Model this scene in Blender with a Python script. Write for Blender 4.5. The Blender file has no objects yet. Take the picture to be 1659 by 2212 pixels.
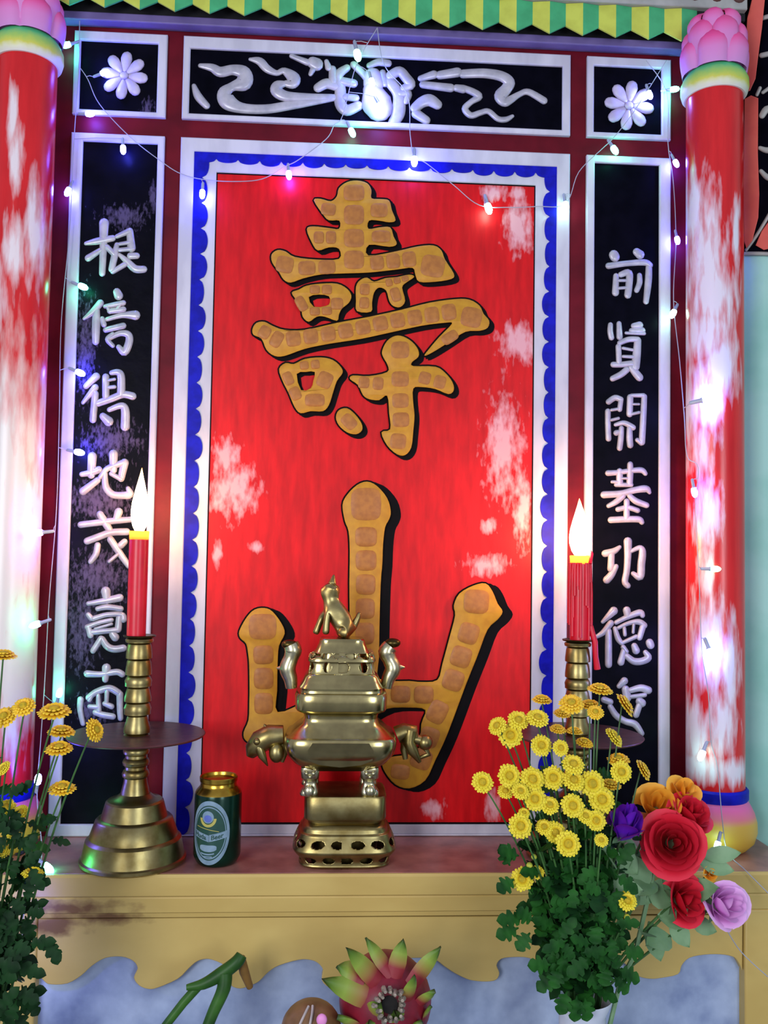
import bpy, bmesh, math, random
from mathutils import Vector, Matrix
from mathutils.geometry import tessellate_polygon
random.seed(7)
W, H, F = 1659.0, 2212.0, 1950.0
SC = bpy.context.scene
COL = SC.collection
PI = math.pi

# ------------------------------------------------------------------ camera
YAW, PITCH, ROLL = 0.05905875, 0.04880131, 0.01669982
CAMPOS = Vector((-0.06623548, -1.45, 0.44133158))
cyw, syw, cp, sp = math.cos(YAW), math.sin(YAW), math.cos(PITCH), math.sin(PITCH)
FW = Vector((syw * cp, cyw * cp, sp))
_r0 = Vector((cyw, -syw, 0)); _u0 = _r0.cross(FW)
RT = _r0 * math.cos(ROLL) + _u0 * math.sin(ROLL)
UP = _u0 * math.cos(ROLL) - _r0 * math.sin(ROLL)
cam_d = bpy.data.cameras.new('camera'); cam = bpy.data.objects.new('camera', cam_d); COL.objects.link(cam)
m = Matrix((RT, UP, -FW)).transposed().to_4x4(); m.translation = CAMPOS
cam.matrix_world = m
cam_d.sensor_fit = 'VERTICAL'; cam_d.sensor_height = 36.0; cam_d.lens = F * 36.0 / H
cam_d.clip_start = 0.02
SC.camera = cam

# ------------------------------------------------------------------ view + lights
SC.view_settings.view_transform = 'Standard'; SC.view_settings.look = 'None'
SC.view_settings.exposure = 0.0; SC.view_settings.gamma = 1.0
SC.view_settings.use_curve_mapping = False
world = bpy.data.worlds.new('world'); SC.world = world; world.use_nodes = True
bg = world.node_tree.nodes['Background']; bg.inputs[0].default_value = (0.66, 0.70, 0.92, 1); bg.inputs[1].default_value = 0.55
SC.cycles.max_bounces = 6


def area(name, loc, to, sx, sy, power, colr):
    d = bpy.data.lights.new(name, 'AREA'); d.shape = 'RECTANGLE'; d.size = sx; d.size_y = sy; d.energy = power; d.color = colr
    o = bpy.data.objects.new(name, d); COL.objects.link(o); o.location = loc
    o.rotation_euler = (Vector(to) - Vector(loc)).to_track_quat('-Z', 'Y').to_euler()
    return o


area('window_light', (-1.15, -2.3, 0.62), (0, 0, 0.3), 0.8, 0.9, 29, (0.93, 0.95, 1.0))
area('doorway_light', (0.85, -2.3, 0.5), (0.15, 0, 0.4), 0.5, 0.9, 15, (0.82, 0.9, 1.0))


# ------------------------------------------------------------------ helpers
def ray(px, py):
    return RT * ((px - W / 2) / F) - UP * ((py - H / 2) / F) + FW


def at(px, py, Y):                                   # pixel of the photograph -> point on the plane y = Y
    d = ray(px, py); t = (Y - CAMPOS.y) / d.y
    return CAMPOS + d * t


SA, SB = Vector((0.585, 0.010, 0)), Vector((0.685, -0.075, 0))
SDIR = (SB - SA).normalized()
SN = Vector((SDIR.y, -SDIR.x, 0));  SN = SN if SN.y < 0 else -SN


def side(px, py, off=0.0):                           # pixel -> point on the side wall
    d = ray(px, py); p0 = SA + SN * off
    t = (p0 - CAMPOS).dot(SN) / d.dot(SN)
    return CAMPOS + d * t


def lin(c):
    c = c / 255.0
    return c / 12.92 if c <= 0.04045 else ((c + 0.055) / 1.055) ** 2.4


def rgb(r, g, b): return (lin(r), lin(g), lin(b), 1.0)


def mat(name, c, rough=0.5, metal=0.0, c2=None, scale=20.0, stretch=(1, 1, 1), mixpos=(0.35, 0.65), bump=0.0, bscale=None, spec=0.5, coat=0.0, detail=4.0):
    mt = bpy.data.materials.new(name); mt.use_nodes = True
    nt = mt.node_tree; b = nt.nodes['Principled BSDF']
    b.inputs['Roughness'].default_value = rough; b.inputs['Metallic'].default_value = metal
    b.inputs['Specular IOR Level'].default_value = spec; b.inputs['Coat Weight'].default_value = coat
    g = nt.nodes.new('ShaderNodeNewGeometry')
    mp = nt.nodes.new('ShaderNodeVectorMath'); mp.operation = 'MULTIPLY'; mp.inputs[1].default_value = stretch
    nt.links.new(g.outputs['Position'], mp.inputs[0])
    n = nt.nodes.new('ShaderNodeTexNoise'); n.inputs['Scale'].default_value = scale; n.inputs['Detail'].default_value = detail
    nt.links.new(mp.outputs[0], n.inputs['Vector'])
    r = nt.nodes.new('ShaderNodeValToRGB')
    r.color_ramp.elements[0].position = mixpos[0]; r.color_ramp.elements[1].position = mixpos[1]
    if c2 is None: c2 = tuple(min(1, x * 0.82) for x in c[:3]) + (1,)
    r.color_ramp.elements[0].color = c2; r.color_ramp.elements[1].color = c
    nt.links.new(n.outputs['Fac'], r.inputs['Fac'])
    nt.links.new(r.outputs['Color'], b.inputs['Base Color'])
    if bump:
        n2 = nt.nodes.new('ShaderNodeTexNoise'); n2.inputs['Scale'].default_value = bscale or scale * 2; n2.inputs['Detail'].default_value = 5
        nt.links.new(mp.outputs[0], n2.inputs['Vector'])
        bp = nt.nodes.new('ShaderNodeBump'); bp.inputs['Strength'].default_value = bump; bp.inputs['Distance'].default_value = 0.002
        nt.links.new(n2.outputs['Fac'], bp.inputs['Height']); nt.links.new(bp.outputs[0], b.inputs['Normal'])
    return mt


def colour_socket(mt):
    return mt.node_tree.nodes['Principled BSDF'].inputs['Base Color']


def add_patches(mt, patches, colr, nscale=70.0, stretch=(1, 1, 0.35), amp=1.1, soft=0.35):
    """worn paint, pale blotches and a painted shadow: patches (x, z, rx, rz) in metres with a ragged edge of noise"""
    nt = mt.node_tree; L = nt.links
    g = nt.nodes.new('ShaderNodeNewGeometry')
    mp = nt.nodes.new('ShaderNodeVectorMath'); mp.operation = 'MULTIPLY'; mp.inputs[1].default_value = stretch
    L.new(g.outputs['Position'], mp.inputs[0])
    n = nt.nodes.new('ShaderNodeTexNoise'); n.inputs['Scale'].default_value = nscale; n.inputs['Detail'].default_value = 5
    L.new(mp.outputs[0], n.inputs['Vector'])
    na = nt.nodes.new('ShaderNodeMath'); na.operation = 'MULTIPLY_ADD'; na.inputs[1].default_value = amp * 2; na.inputs[2].default_value = -amp
    L.new(n.outputs['Fac'], na.inputs[0])
    last = None
    for (cx, cz, rx, rz) in patches:
        s = nt.nodes.new('ShaderNodeVectorMath'); s.operation = 'SUBTRACT'; s.inputs[1].default_value = (cx, 0, cz)
        L.new(g.outputs['Position'], s.inputs[0])
        q = nt.nodes.new('ShaderNodeVectorMath'); q.operation = 'MULTIPLY'; q.inputs[1].default_value = (1 / rx, 0, 1 / rz)
        L.new(s.outputs[0], q.inputs[0])
        ln = nt.nodes.new('ShaderNodeVectorMath'); ln.operation = 'LENGTH'; L.new(q.outputs[0], ln.inputs[0])
        if last is None: last = ln.outputs['Value']
        else:
            mn = nt.nodes.new('ShaderNodeMath'); mn.operation = 'MINIMUM'; L.new(last, mn.inputs[0]); L.new(ln.outputs['Value'], mn.inputs[1]); last = mn.outputs[0]
    ad = nt.nodes.new('ShaderNodeMath'); ad.operation = 'ADD'; L.new(last, ad.inputs[0]); L.new(na.outputs[0], ad.inputs[1])
    mr = nt.nodes.new('ShaderNodeMapRange'); mr.inputs['From Min'].default_value = 1.0 + soft; mr.inputs['From Max'].default_value = 1.0 - soft
    L.new(ad.outputs[0], mr.inputs['Value'])
    mx = nt.nodes.new('ShaderNodeMix'); mx.data_type = 'RGBA'; mx.inputs[7].default_value = colr
    src = colour_socket(mt).links[0].from_socket
    L.new(src, mx.inputs[6]); L.new(mr.outputs[0], mx.inputs[0]); L.new(mx.outputs[2], colour_socket(mt))


def attr_mat(name, stops, rough=0.5, spec=0.4, attr='t', noise=0.0, sheen=0.0):
    """colour ramp along the point attribute t (paint or petal colour from root to tip)"""
    mt = bpy.data.materials.new(name); mt.use_nodes = True; nt = mt.node_tree; b = nt.nodes['Principled BSDF']
    b.inputs['Roughness'].default_value = rough; b.inputs['Specular IOR Level'].default_value = spec
    a = nt.nodes.new('ShaderNodeAttribute'); a.attribute_name = attr
    r = nt.nodes.new('ShaderNodeValToRGB'); cr = r.color_ramp
    while len(cr.elements) < len(stops): cr.elements.new(0.5)
    for e, (p, c) in zip(cr.elements, stops): e.position = p; e.color = c
    if noise:
        g = nt.nodes.new('ShaderNodeNewGeometry'); n = nt.nodes.new('ShaderNodeTexNoise'); n.inputs['Scale'].default_value = 90
        nt.links.new(g.outputs['Position'], n.inputs['Vector'])
        ma = nt.nodes.new('ShaderNodeMath'); ma.operation = 'MULTIPLY_ADD'; ma.inputs[1].default_value = noise
        nt.links.new(n.outputs['Fac'], ma.inputs[0]); nt.links.new(a.outputs['Fac'], ma.inputs[2]); nt.links.new(ma.outputs[0], r.inputs['Fac'])
    else: nt.links.new(a.outputs['Fac'], r.inputs['Fac'])
    nt.links.new(r.outputs['Color'], b.inputs['Base Color'])
    return mt


def emit(name, c, s, stops=None):
    mt = bpy.data.materials.new(name); mt.use_nodes = True; nt = mt.node_tree
    nt.nodes.remove(nt.nodes['Principled BSDF'])
    e = nt.nodes.new('ShaderNodeEmission'); e.inputs[0].default_value = c; e.inputs[1].default_value = s
    if stops:
        a = nt.nodes.new('ShaderNodeAttribute'); a.attribute_name = 't'
        r = nt.nodes.new('ShaderNodeValToRGB'); cr = r.color_ramp
        while len(cr.elements) < len(stops): cr.elements.new(0.5)
        for el, (p, cc) in zip(cr.elements, stops): el.position = p; el.color = cc
        nt.links.new(a.outputs['Fac'], r.inputs['Fac']); nt.links.new(r.outputs['Color'], e.inputs[0])
    nt.links.new(e.outputs[0], nt.nodes['Material Output'].inputs[0])
    return mt


class MB:
    """vertices, faces, a value t per vertex and a material slot per face, linked as ONE mesh object"""
    def __init__(s): s.v, s.f, s.t, s.mi = [], [], [], []

    def add(s, vs, fs, t=None, mi=0):
        o = len(s.v); s.v += [Vector(p) for p in vs]; s.f += [tuple(i + o for i in q) for q in fs]
        s.t += list(t) if t is not None else [0.0] * len(vs); s.mi += [mi] * len(fs); return s

    def box(s, x0, x1, y0, y1, z0, z1, mi=0):
        vs = [(x, y, z) for z in (z0, z1) for y in (y0, y1) for x in (x0, x1)]
        return s.add(vs, [(0, 2, 3, 1), (4, 5, 7, 6), (0, 1, 5, 4), (2, 6, 7, 3), (0, 4, 6, 2), (1, 3, 7, 5)], None, mi)

    def lathe(s, prof, c=(0, 0, 0), seg=40, mi=0, cap=True, t=None):
        vs, fs, ts = [], [], []
        for k, (z, r) in enumerate(prof):
            for i in range(seg):
                a = 2 * PI * i / seg; vs.append((c[0] + r * math.cos(a), c[1] + r * math.sin(a), c[2] + z)); ts.append(t[k] if t else 0)
        for k in range(len(prof) - 1):
            for i in range(seg):
                j = (i + 1) % seg; fs.append((k * seg + i, k * seg + j, (k + 1) * seg + j, (k + 1) * seg + i))
        if cap:
            fs.append(tuple(range(seg))[::-1]); n = (len(prof) - 1) * seg; fs.append(tuple(n + i for i in range(seg)))
        return s.add(vs, fs, ts, mi)

    def sections(s, secs, mi=0, cap=True):           # loft through rings of equal length
        n = len(secs[0]); vs = [p for q in secs for p in q]; fs = []
        for k in range(len(secs) - 1):
            for i in range(n):
                j = (i + 1) % n; fs.append((k * n + i, k * n + j, (k + 1) * n + j, (k + 1) * n + i))
        if cap:
            fs.append(tuple(range(n))[::-1]); b = (len(secs) - 1) * n; fs.append(tuple(b + i for i in range(n)))
        return s.add(vs, fs, None, mi)

    def tube(s, pts, rad, seg=8, mi=0, t=None):
        pts = [Vector(p) for p in pts]; n = len(pts)
        rad = rad if isinstance(rad, (list, tuple)) else [rad] * n
        d0 = (pts[1] - pts[0]).normalized(); ref = Vector((0, 0, 1)) if abs(d0.z) < 0.9 else Vector((1, 0, 0))
        a = d0.cross(ref).normalized(); vs, fs, ts = [], [], []
        for k, p in enumerate(pts):
            d = (pts[min(k + 1, n - 1)] - pts[max(k - 1, 0)])
            d = d.normalized() if d.length > 1e-9 else d0
            a = a - d * a.dot(d); a = a.normalized() if a.length > 1e-6 else d.orthogonal().normalized(); b = d.cross(a)
            for i in range(seg):
                g = 2 * PI * i / seg; vs.append(p + (a * math.cos(g) + b * math.sin(g)) * rad[k]); ts.append(k / (n - 1) if t is None else t)
        for k in range(n - 1):
            for i in range(seg):
                j = (i + 1) % seg; fs.append((k * seg + i, k * seg + j, (k + 1) * seg + j, (k + 1) * seg + i))
        fs.append(tuple(range(seg))[::-1]); fs.append(tuple((n - 1) * seg + i for i in range(seg)))
        return s.add(vs, fs, ts, mi)

    def ball(s, c, r, seg=16, rings=10, sc=(1, 1, 1), rot=None, mi=0):
        vs, fs, ts = [], [], []; c = Vector(c)
        for k in range(rings + 1):
            a = PI * k / rings
            for i in range(seg):
                g = 2 * PI * i / seg
                p = Vector((math.sin(a) * math.cos(g) * sc[0], math.sin(a) * math.sin(g) * sc[1], -math.cos(a) * sc[2])) * r
                if rot: p = rot @ p
                vs.append(c + p); ts.append(k / rings)
        for k in range(rings):
            for i in range(seg):
                j = (i + 1) % seg; fs.append((k * seg + i, k * seg + j, (k + 1) * seg + j, (k + 1) * seg + i))
        return s.add(vs, fs, ts, mi)

    def slab(s, outer, holes, off0, off1, mi=0, mp=None, bevel=0.0):
        """flat outline in pixels of the wall, from the wall plane + off0 out to off1"""
        mp = mp or (lambda p, o: at(p[0], p[1], -o))
        rings = [outer] + holes
        tri = tessellate_polygon([[Vector((p[0], p[1], 0)) for p in r] for r in rings])
        flat = [p for r in rings for p in r]
        inn = []
        for ri, r in enumerate(rings):                 # bevelled face ring
            n = len(r); ar = sum(r[i][0] * r[(i + 1) % n][1] - r[(i + 1) % n][0] * r[i][1] for i in range(n))
            sg = (1 if ar > 0 else -1) * (1 if ri == 0 else -1)
            for i in range(n):
                tx = r[(i + 1) % n][0] - r[i - 1][0]; ty = r[(i + 1) % n][1] - r[i - 1][1]; l = math.hypot(tx, ty) or 1
                inn.append((r[i][0] - sg * ty / l * bevel, r[i][1] + sg * tx / l * bevel))
        N = len(flat); bz = bevel * 0.0005
        vs = [mp(p, off1) for p in inn] + [mp(p, off1 - bz) for p in flat] + [mp(p, off0) for p in flat]
        fs = [tuple(q) for q in tri]; o = 0
        for r in rings:
            n = len(r)
            for i in range(n):
                j = (i + 1) % n
                fs.append((o + i, o + j, N + o + j, N + o + i)); fs.append((N + o + i, N + o + j, 2 * N + o + j, 2 * N + o + i))
            o += n
        return s.add(vs, fs, None, mi)

    def stroke(s, path, h, base, mp=None, mi=0, seg=7):
        """brush stroke: (px, py, width px) points swept as a rounded ridge on the wall"""
        mp = mp or (lambda p, o: at(p[0], p[1], -o))
        P = smooth(path, 5) if len(path) > 2 else [tuple(path[0][k] + (path[1][k] - path[0][k]) * i / 5 for k in range(3)) for i in range(6)]
        d0 = (P[1][0] - P[0][0], P[1][1] - P[0][1]); l0 = math.hypot(*d0) or 1
        d1 = (P[-1][0] - P[-2][0], P[-1][1] - P[-2][1]); l1 = math.hypot(*d1) or 1
        Q = []
        for f, g in ((0.48, 0.1), (0.38, 0.62), (0.2, 0.9)):
            Q.append((P[0][0] - d0[0] / l0 * P[0][2] * f, P[0][1] - d0[1] / l0 * P[0][2] * f, P[0][2] * g))
        Q += P
        for f, g in ((0.2, 0.9), (0.38, 0.62), (0.48, 0.1)):
            Q.append((P[-1][0] + d1[0] / l1 * P[-1][2] * f, P[-1][1] + d1[1] / l1 * P[-1][2] * f, P[-1][2] * g))
        vs, fs = [], []; n = len(Q)
        wmax = max(q[2] for q in P)
        for k, q in enumerate(Q):
            a = Q[max(k - 1, 0)]; b = Q[min(k + 1, n - 1)]; tx, ty = b[0] - a[0], b[1] - a[1]; l = math.hypot(tx, ty) or 1
            nx, ny = -ty / l, tx / l; hh = h * math.sqrt(max(q[2], 0.01) / wmax)
            for i in range(seg):
                g = PI * i / (seg - 1)
                vs.append(mp((q[0] + nx * math.cos(g) * q[2] / 2, q[1] + ny * math.cos(g) * q[2] / 2), base + hh * math.sin(g)))
        for k in range(n - 1):
            for i in range(seg - 1):
                fs.append((k * seg + i, k * seg + i + 1, (k + 1) * seg + i + 1, (k + 1) * seg + i))
        fs.append(tuple(range(seg))); fs.append(tuple((n - 1) * seg + i for i in range(seg)))
        return s.add(vs, fs, None, mi)

    def build(s, name, mats, parent=None, shade=True, bevel=0.0, subsurf=0, auto=0.7):
        me = bpy.data.meshes.new(name)
        off = Vector((0, 0, 0))
        if parent is not None: off = wloc(parent)
        me.from_pydata([p - off for p in s.v], [], s.f)
        at_ = me.attributes.new('t', 'FLOAT', 'POINT'); at_.data.foreach_set('value', s.t)
        mats = mats if isinstance(mats, (list, tuple)) else [mats]
        for q in mats: me.materials.append(q)
        me.polygons.foreach_set('material_index', s.mi)
        bm = bmesh.new(); bm.from_mesh(me); bmesh.ops.recalc_face_normals(bm, faces=bm.faces)
        if shade:
            for e in bm.edges: e.smooth = not (len(e.link_faces) == 2 and e.calc_face_angle(0) > auto)
            for f in bm.faces: f.smooth = True
        bm.to_mesh(me); bm.free()
        o = bpy.data.objects.new(name, me); COL.objects.link(o)
        if bevel:
            md = o.modifiers.new('bevel', 'BEVEL'); md.width = bevel; md.segments = 2; md.limit_method = 'ANGLE'
        if subsurf:
            md = o.modifiers.new('sub', 'SUBSURF'); md.levels = subsurf; md.render_levels = subsurf
        if parent is not None: o.parent = parent
        return o


def wloc(o):
    p = Vector(o.location)
    while o.parent: o = o.parent; p += Vector(o.location)
    return p


def smooth(P, sub=4, closed=False):
    n = len(P); out = []; dim = len(P[0])
    rng = range(n if closed else n - 1)
    for i in rng:
        g = lambda k: P[k % n] if closed else P[max(0, min(n - 1, k))]
        p0, p1, p2, p3 = g(i - 1), g(i), g(i + 1), g(i + 2)
        for j in range(sub):
            t = j / sub
            out.append(tuple(0.5 * (2 * p1[k] + (p2[k] - p0[k]) * t + (2 * p0[k] - 5 * p1[k] + 4 * p2[k] - p3[k]) * t * t + (3 * p1[k] - p0[k] - 3 * p2[k] + p3[k]) * t ** 3) for k in range(dim)))
    if not closed: out.append(tuple(P[-1]))
    return out


def crop(ox, oy, sc):                                # coordinates read in an enlarged crop -> photograph pixels
    def f(pts): return [(ox + p[0] / sc, oy + p[1] / sc) + ((p[2] / sc,) if len(p) > 2 else ()) for p in pts]
    return f


def tag(o, label, cat, group=None):
    o['label'] = label; o['category'] = cat
    if group: o['group'] = group
    return o


def thing(name, label, cat, loc=(0, 0, 0), group=None):
    o = bpy.data.objects.new(name, None); COL.objects.link(o); o.location = loc; o.empty_display_size = 0.02
    return tag(o, label, cat, group)


def struct(o): o['kind'] = 'structure'; return o


# ------------------------------------------------------------------ materials
M = {}
M['maroon'] = mat('maroon_paint', rgb(112, 14, 32), 0.5, c2=rgb(88, 8, 24), scale=18, spec=0.15)
M['white'] = mat('white_lacquer', rgb(214, 211, 222), 0.5, c2=rgb(192, 189, 202), scale=30, stretch=(1, 1, 0.3))
M['blue'] = mat('blue_paint', rgb(20, 24, 188), 0.5, c2=rgb(14, 16, 150), scale=60, spec=0.15)
M['red'] = mat('red_enamel', rgb(228, 12, 20), 0.45, c2=rgb(190, 2, 12), scale=55, stretch=(1.6, 1, 0.3), mixpos=(0.3, 0.75), bump=0.10, bscale=60, spec=0.25)
def wp(lst, Y): 
    r = []
    for (px, py, rx, ry) in lst:
        p = at(px, py, Y); s = (p - CAMPOS).dot(FW) / F; r.append((p.x, p.z, rx * s, ry * s))
    return r
add_patches(M['red'], wp([(503, 1060, 40, 40), (1122, 740, 34, 30), (1085, 965, 30, 80), (1050, 1222, 34, 15), (1120, 490, 22, 45), (1068, 418, 18, 16), (555, 1182, 12, 9),
    (1128, 1095, 14, 60), (1055, 1135, 12, 12), (490, 985, 22, 30), (1120, 420, 14, 10), (935, 1745, 18, 16), (470, 1195, 8, 20), (1065, 1740, 14, 22)], 0), rgb(232, 168, 176), 120, (1, 1, 0.42), 1.7, 0.6)  # pale pink ragged patches over the red
M['black'] = mat('black_lacquer', rgb(9, 8, 20), 0.4, c2=rgb(4, 4, 12), scale=30, bump=0.12, bscale=70, spec=0.03)
M['blackworn'] = mat('worn_black_lacquer', rgb(10, 9, 20), 0.4, c2=rgb(5, 5, 13), scale=30, bump=0.3, bscale=60, spec=0.04)
add_patches(M['blackworn'], wp([(270, 470, 28, 14), (185, 750, 12, 60), (240, 950, 36, 22), (215, 1085, 46, 22), (215, 1250, 40, 32), (180, 1350, 18, 50), (200, 1530, 18, 18), (320, 240, 8, 14), (330, 430, 5, 18)], 0), rgb(84, 74, 104), 200, (1.3, 1, 0.6), 3.4, 0.9)
M['silver'] = mat('grey_white_relief', rgb(196, 192, 200), 0.3, 0.15, c2=rgb(170, 168, 178), scale=60)
M['lilac'] = mat('lilac_white_relief', rgb(206, 196, 222), 0.35, c2=rgb(184, 174, 208), scale=60)
M['gold'] = mat('gold_letter_paint', rgb(204, 148, 40), 0.5, 0.0, c2=rgb(190, 132, 36), scale=70, spec=0.3)
M['brown'] = mat('brown_gilt_paint', rgb(182, 118, 50), 0.45, 0.0, c2=rgb(164, 102, 46), scale=120, spec=0.35)
M['ink'] = mat('black_shadow_paint', rgb(12, 6, 10), 0.6, c2=rgb(6, 4, 6), scale=40, spec=0.1)
M['purple'] = mat('lilac_ledge_paint', rgb(120, 104, 160), 0.5, c2=rgb(98, 84, 138), scale=20)
M['green'] = mat('green_tile_paint', rgb(70, 178, 118), 0.5, c2=rgb(60, 160, 104), scale=40)
M['yellowgreen'] = mat('yellow_tile_paint', rgb(204, 212, 84), 0.5, c2=rgb(190, 196, 74), scale=40)
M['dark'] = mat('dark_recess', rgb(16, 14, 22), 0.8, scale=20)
M['teal'] = mat('turquoise_plaster', rgb(172, 226, 216), 0.75, c2=rgb(146, 210, 196), scale=9, bump=0.2)
M['coral'] = mat('coral_frame_paint', rgb(226, 100, 86), 0.5, c2=rgb(212, 84, 74), scale=18)
M['ivory'] = mat('ivory_scroll_paint', rgb(176, 176, 170), 0.5, c2=rgb(156, 156, 152), scale=30)
M['slab'] = mat('brown_red_lacquer_top', rgb(182, 124, 112), 0.3, c2=rgb(148, 96, 88), scale=26, bump=0.1)
M['ochre'] = mat('ochre_wood_paint', rgb(208, 180, 104), 0.45, c2=rgb(196, 166, 92), scale=7, stretch=(1, 1, 2), bump=0.05)
add_patches(M['ochre'], wp([(150, 1960, 90, 14), (110, 2000, 60, 20), (230, 1985, 60, 12)], -0.165), rgb(128, 92, 52), 40, (1, 1, 1.5), 1.6, 0.6)  # bouquet's cast shadow painted into the ochre as brown patches
M['cement'] = mat('blue_grey_cement', rgb(184, 200, 226), 0.8, c2=rgb(126, 142, 178), scale=17, mixpos=(0.3, 0.68), bump=0.3, bscale=50, detail=8)
M['redcol'] = mat('pillar_red_enamel', rgb(214, 26, 30), 0.28, c2=rgb(196, 16, 22), scale=50, stretch=(1.5, 1, 0.2), bump=0.08)
add_patches(M['redcol'], wp([(1532, 560, 26, 120), (1545, 640, 40, 70), (1535, 720, 36, 60), (1560, 780, 34, 60), (1545, 800, 34, 40), (1508, 870, 16, 60), (1535, 870, 24, 60), (1525, 970, 14, 50), (1535, 1110, 18, 60),
    (1530, 1240, 10, 50), (1535, 1390, 24, 90), (1575, 1450, 18, 90), (1560, 1560, 26, 60), (1510, 1590, 20, 60), (1500, 1660, 60, 24), (1580, 1665, 40, 22), (1512, 440, 8, 70), (1590, 500, 9, 60)], -0.105), rgb(226, 216, 228), 95, (1.3, 1, 0.22), 1.5, 0.6)
add_patches(M['redcol'], wp([(28, 250, 9, 60), (36, 340, 12, 60), (72, 500, 12, 90), (30, 540, 16, 60), (66, 470, 10, 80), (20, 1560, 14, 60), (-20, 640, 30, 60)], -0.105), rgb(230, 216, 220), 90, (1.3, 1, 0.22), 1.35, 0.6)
add_patches(M['redcol'], wp([(0, 1160, 125, 340), (20, 1440, 80, 120)], -0.105), rgb(226, 216, 210), 75, (1.3, 1, 0.25), 0.7, 0.4)
M['lotus'] = attr_mat('lotus_petal_paint', [(0.0, rgb(206, 146, 206)), (0.45, rgb(220, 132, 194)), (0.75, rgb(236, 84, 154)), (1.0, rgb(228, 56, 132))], 0.5, spec=0.2)
M['lotusline'] = mat('lotus_line_paint', rgb(120, 60, 100), 0.6, scale=40)
M['ring'] = attr_mat('neck_ring_paint', [(0.0, rgb(228, 224, 232)), (0.28, rgb(220, 220, 190)), (0.5, rgb(206, 204, 84)), (0.72, rgb(160, 196, 96)), (1.0, rgb(84, 184, 124))], 0.45, noise=0.25)
M['bulb'] = attr_mat('base_bulb_paint', [(0.0, rgb(206, 164, 58)), (0.62, rgb(210, 166, 66)), (0.74, rgb(222, 120, 130)), (0.9, rgb(230, 104, 160)), (1.0, rgb(224, 110, 170))], 0.45)
M['brass'] = mat('aged_brass', rgb(190, 176, 120), 0.22, 1.0, c2=rgb(166, 152, 104), scale=50, bump=0.05)
M['brass2'] = mat('worn_brass', rgb(170, 156, 104), 0.36, 1.0, c2=rgb(132, 114, 66), scale=38, bump=0.12)
M['brasslight'] = mat('polished_pale_brass', rgb(212, 206, 170), 0.3, 1.0, c2=rgb(186, 178, 140), scale=60)
M['dish'] = mat('tarnished_dish', rgb(112, 70, 66), 0.42, 0.6, c2=rgb(88, 54, 54), scale=60, stretch=(1, 1, 1), bump=0.1)
M['dark_brass'] = mat('dark_brass', rgb(96, 82, 44), 0.35, 1.0, c2=rgb(66, 54, 28), scale=60)
M['wax'] = mat('red_wax', rgb(228, 14, 48), 0.35, c2=rgb(212, 10, 40), scale=30)
M['wax'].node_tree.nodes['Principled BSDF'].inputs['Subsurface Weight'].default_value = 0.55
M['wax'].node_tree.nodes['Principled BSDF'].inputs['Subsurface Radius'].default_value = (0.02, 0.005, 0.004)
M['waxpool'] = mat('molten_wax', rgb(240, 120, 60), 0.3, scale=40)
M['rim'] = bpy.data.materials.new('glowing_thin_wax'); M['rim'].use_nodes = True
_nt = M['rim'].node_tree; _nt.nodes.remove(_nt.nodes['Principled BSDF']); _tr = _nt.nodes.new('ShaderNodeBsdfTranslucent'); _df = _nt.nodes.new('ShaderNodeBsdfDiffuse'); _mx = _nt.nodes.new('ShaderNodeMixShader')
_tr.inputs[0].default_value = (0.95, 0.20, 0.05, 1); _df.inputs[0].default_value = rgb(206, 30, 40); _mx.inputs[0].default_value = 0.35
_nt.links.new(_tr.outputs[0], _mx.inputs[1]); _nt.links.new(_df.outputs[0], _mx.inputs[2]); _nt.links.new(_mx.outputs[0], _nt.nodes['Material Output'].inputs[0])
M['wick'] = mat('burnt_wick', rgb(20, 16, 14), 0.9)
M['flame'] = emit('candle_flame', (1, 0.5, 0.2, 1), 85, [(0.0, (1.0, 0.40, 0.10, 1)), (0.15, (1.0, 0.55, 0.24, 1)), (0.7, (1.0, 0.50, 0.20, 1)), (0.93, (1.0, 0.30, 0.05, 1)), (1.0, (0.4, 0.06, 0.01, 1))])
M['can'] = mat('dark_green_can', rgb(14, 54, 40), 0.22, 0.5, c2=rgb(10, 44, 32), scale=40)
M['cangold'] = mat('gold_can_lid', rgb(204, 168, 66), 0.25, 1.0, c2=rgb(180, 140, 50), scale=60)
M['label'] = mat('pale_label_print', rgb(132, 158, 176), 0.4, c2=rgb(112, 138, 156), scale=80)
M['labelgreen'] = mat('label_green_print', rgb(30, 74, 62), 0.4, scale=80)
M['labelblue'] = mat('label_blue_print', rgb(96, 116, 196), 0.4, scale=80)
M['labelgold'] = mat('label_gold_print', rgb(190, 180, 90), 0.4, scale=80)
M['wire'] = mat('pale_wire', rgb(176, 176, 190), 0.4, scale=40)
M['socket'] = mat('clear_lamp_socket', rgb(170, 180, 200), 0.3, scale=40)
LED = {'b': emit('blue_lamp', (0.07, 0.08, 1.0, 1), 190), 'g': emit('green_lamp', (0.06, 1.0, 0.5, 1), 60), 'v': emit('violet_lamp', (0.25, 0.06, 1.0, 1), 150),
       'w': emit('pale_lamp', (0.45, 1.0, 0.8, 1), 30), 'd': emit('dim_green_lamp', (0.2, 0.9, 0.45, 1), 14), 'B': emit('bright_blue_lamp', (0.16, 0.20, 1.0, 1), 230)}
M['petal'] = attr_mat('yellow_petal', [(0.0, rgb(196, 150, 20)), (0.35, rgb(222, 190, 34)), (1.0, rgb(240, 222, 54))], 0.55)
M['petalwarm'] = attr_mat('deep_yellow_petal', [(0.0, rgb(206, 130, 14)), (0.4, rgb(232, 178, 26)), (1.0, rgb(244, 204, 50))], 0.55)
M['disc'] = mat('flower_disc', rgb(206, 172, 24), 0.8, c2=rgb(170, 150, 24), scale=300, bump=0.6, bscale=400)
M['stem'] = mat('green_stem', rgb(64, 108, 48), 0.5, c2=rgb(44, 84, 36), scale=40)
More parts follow.
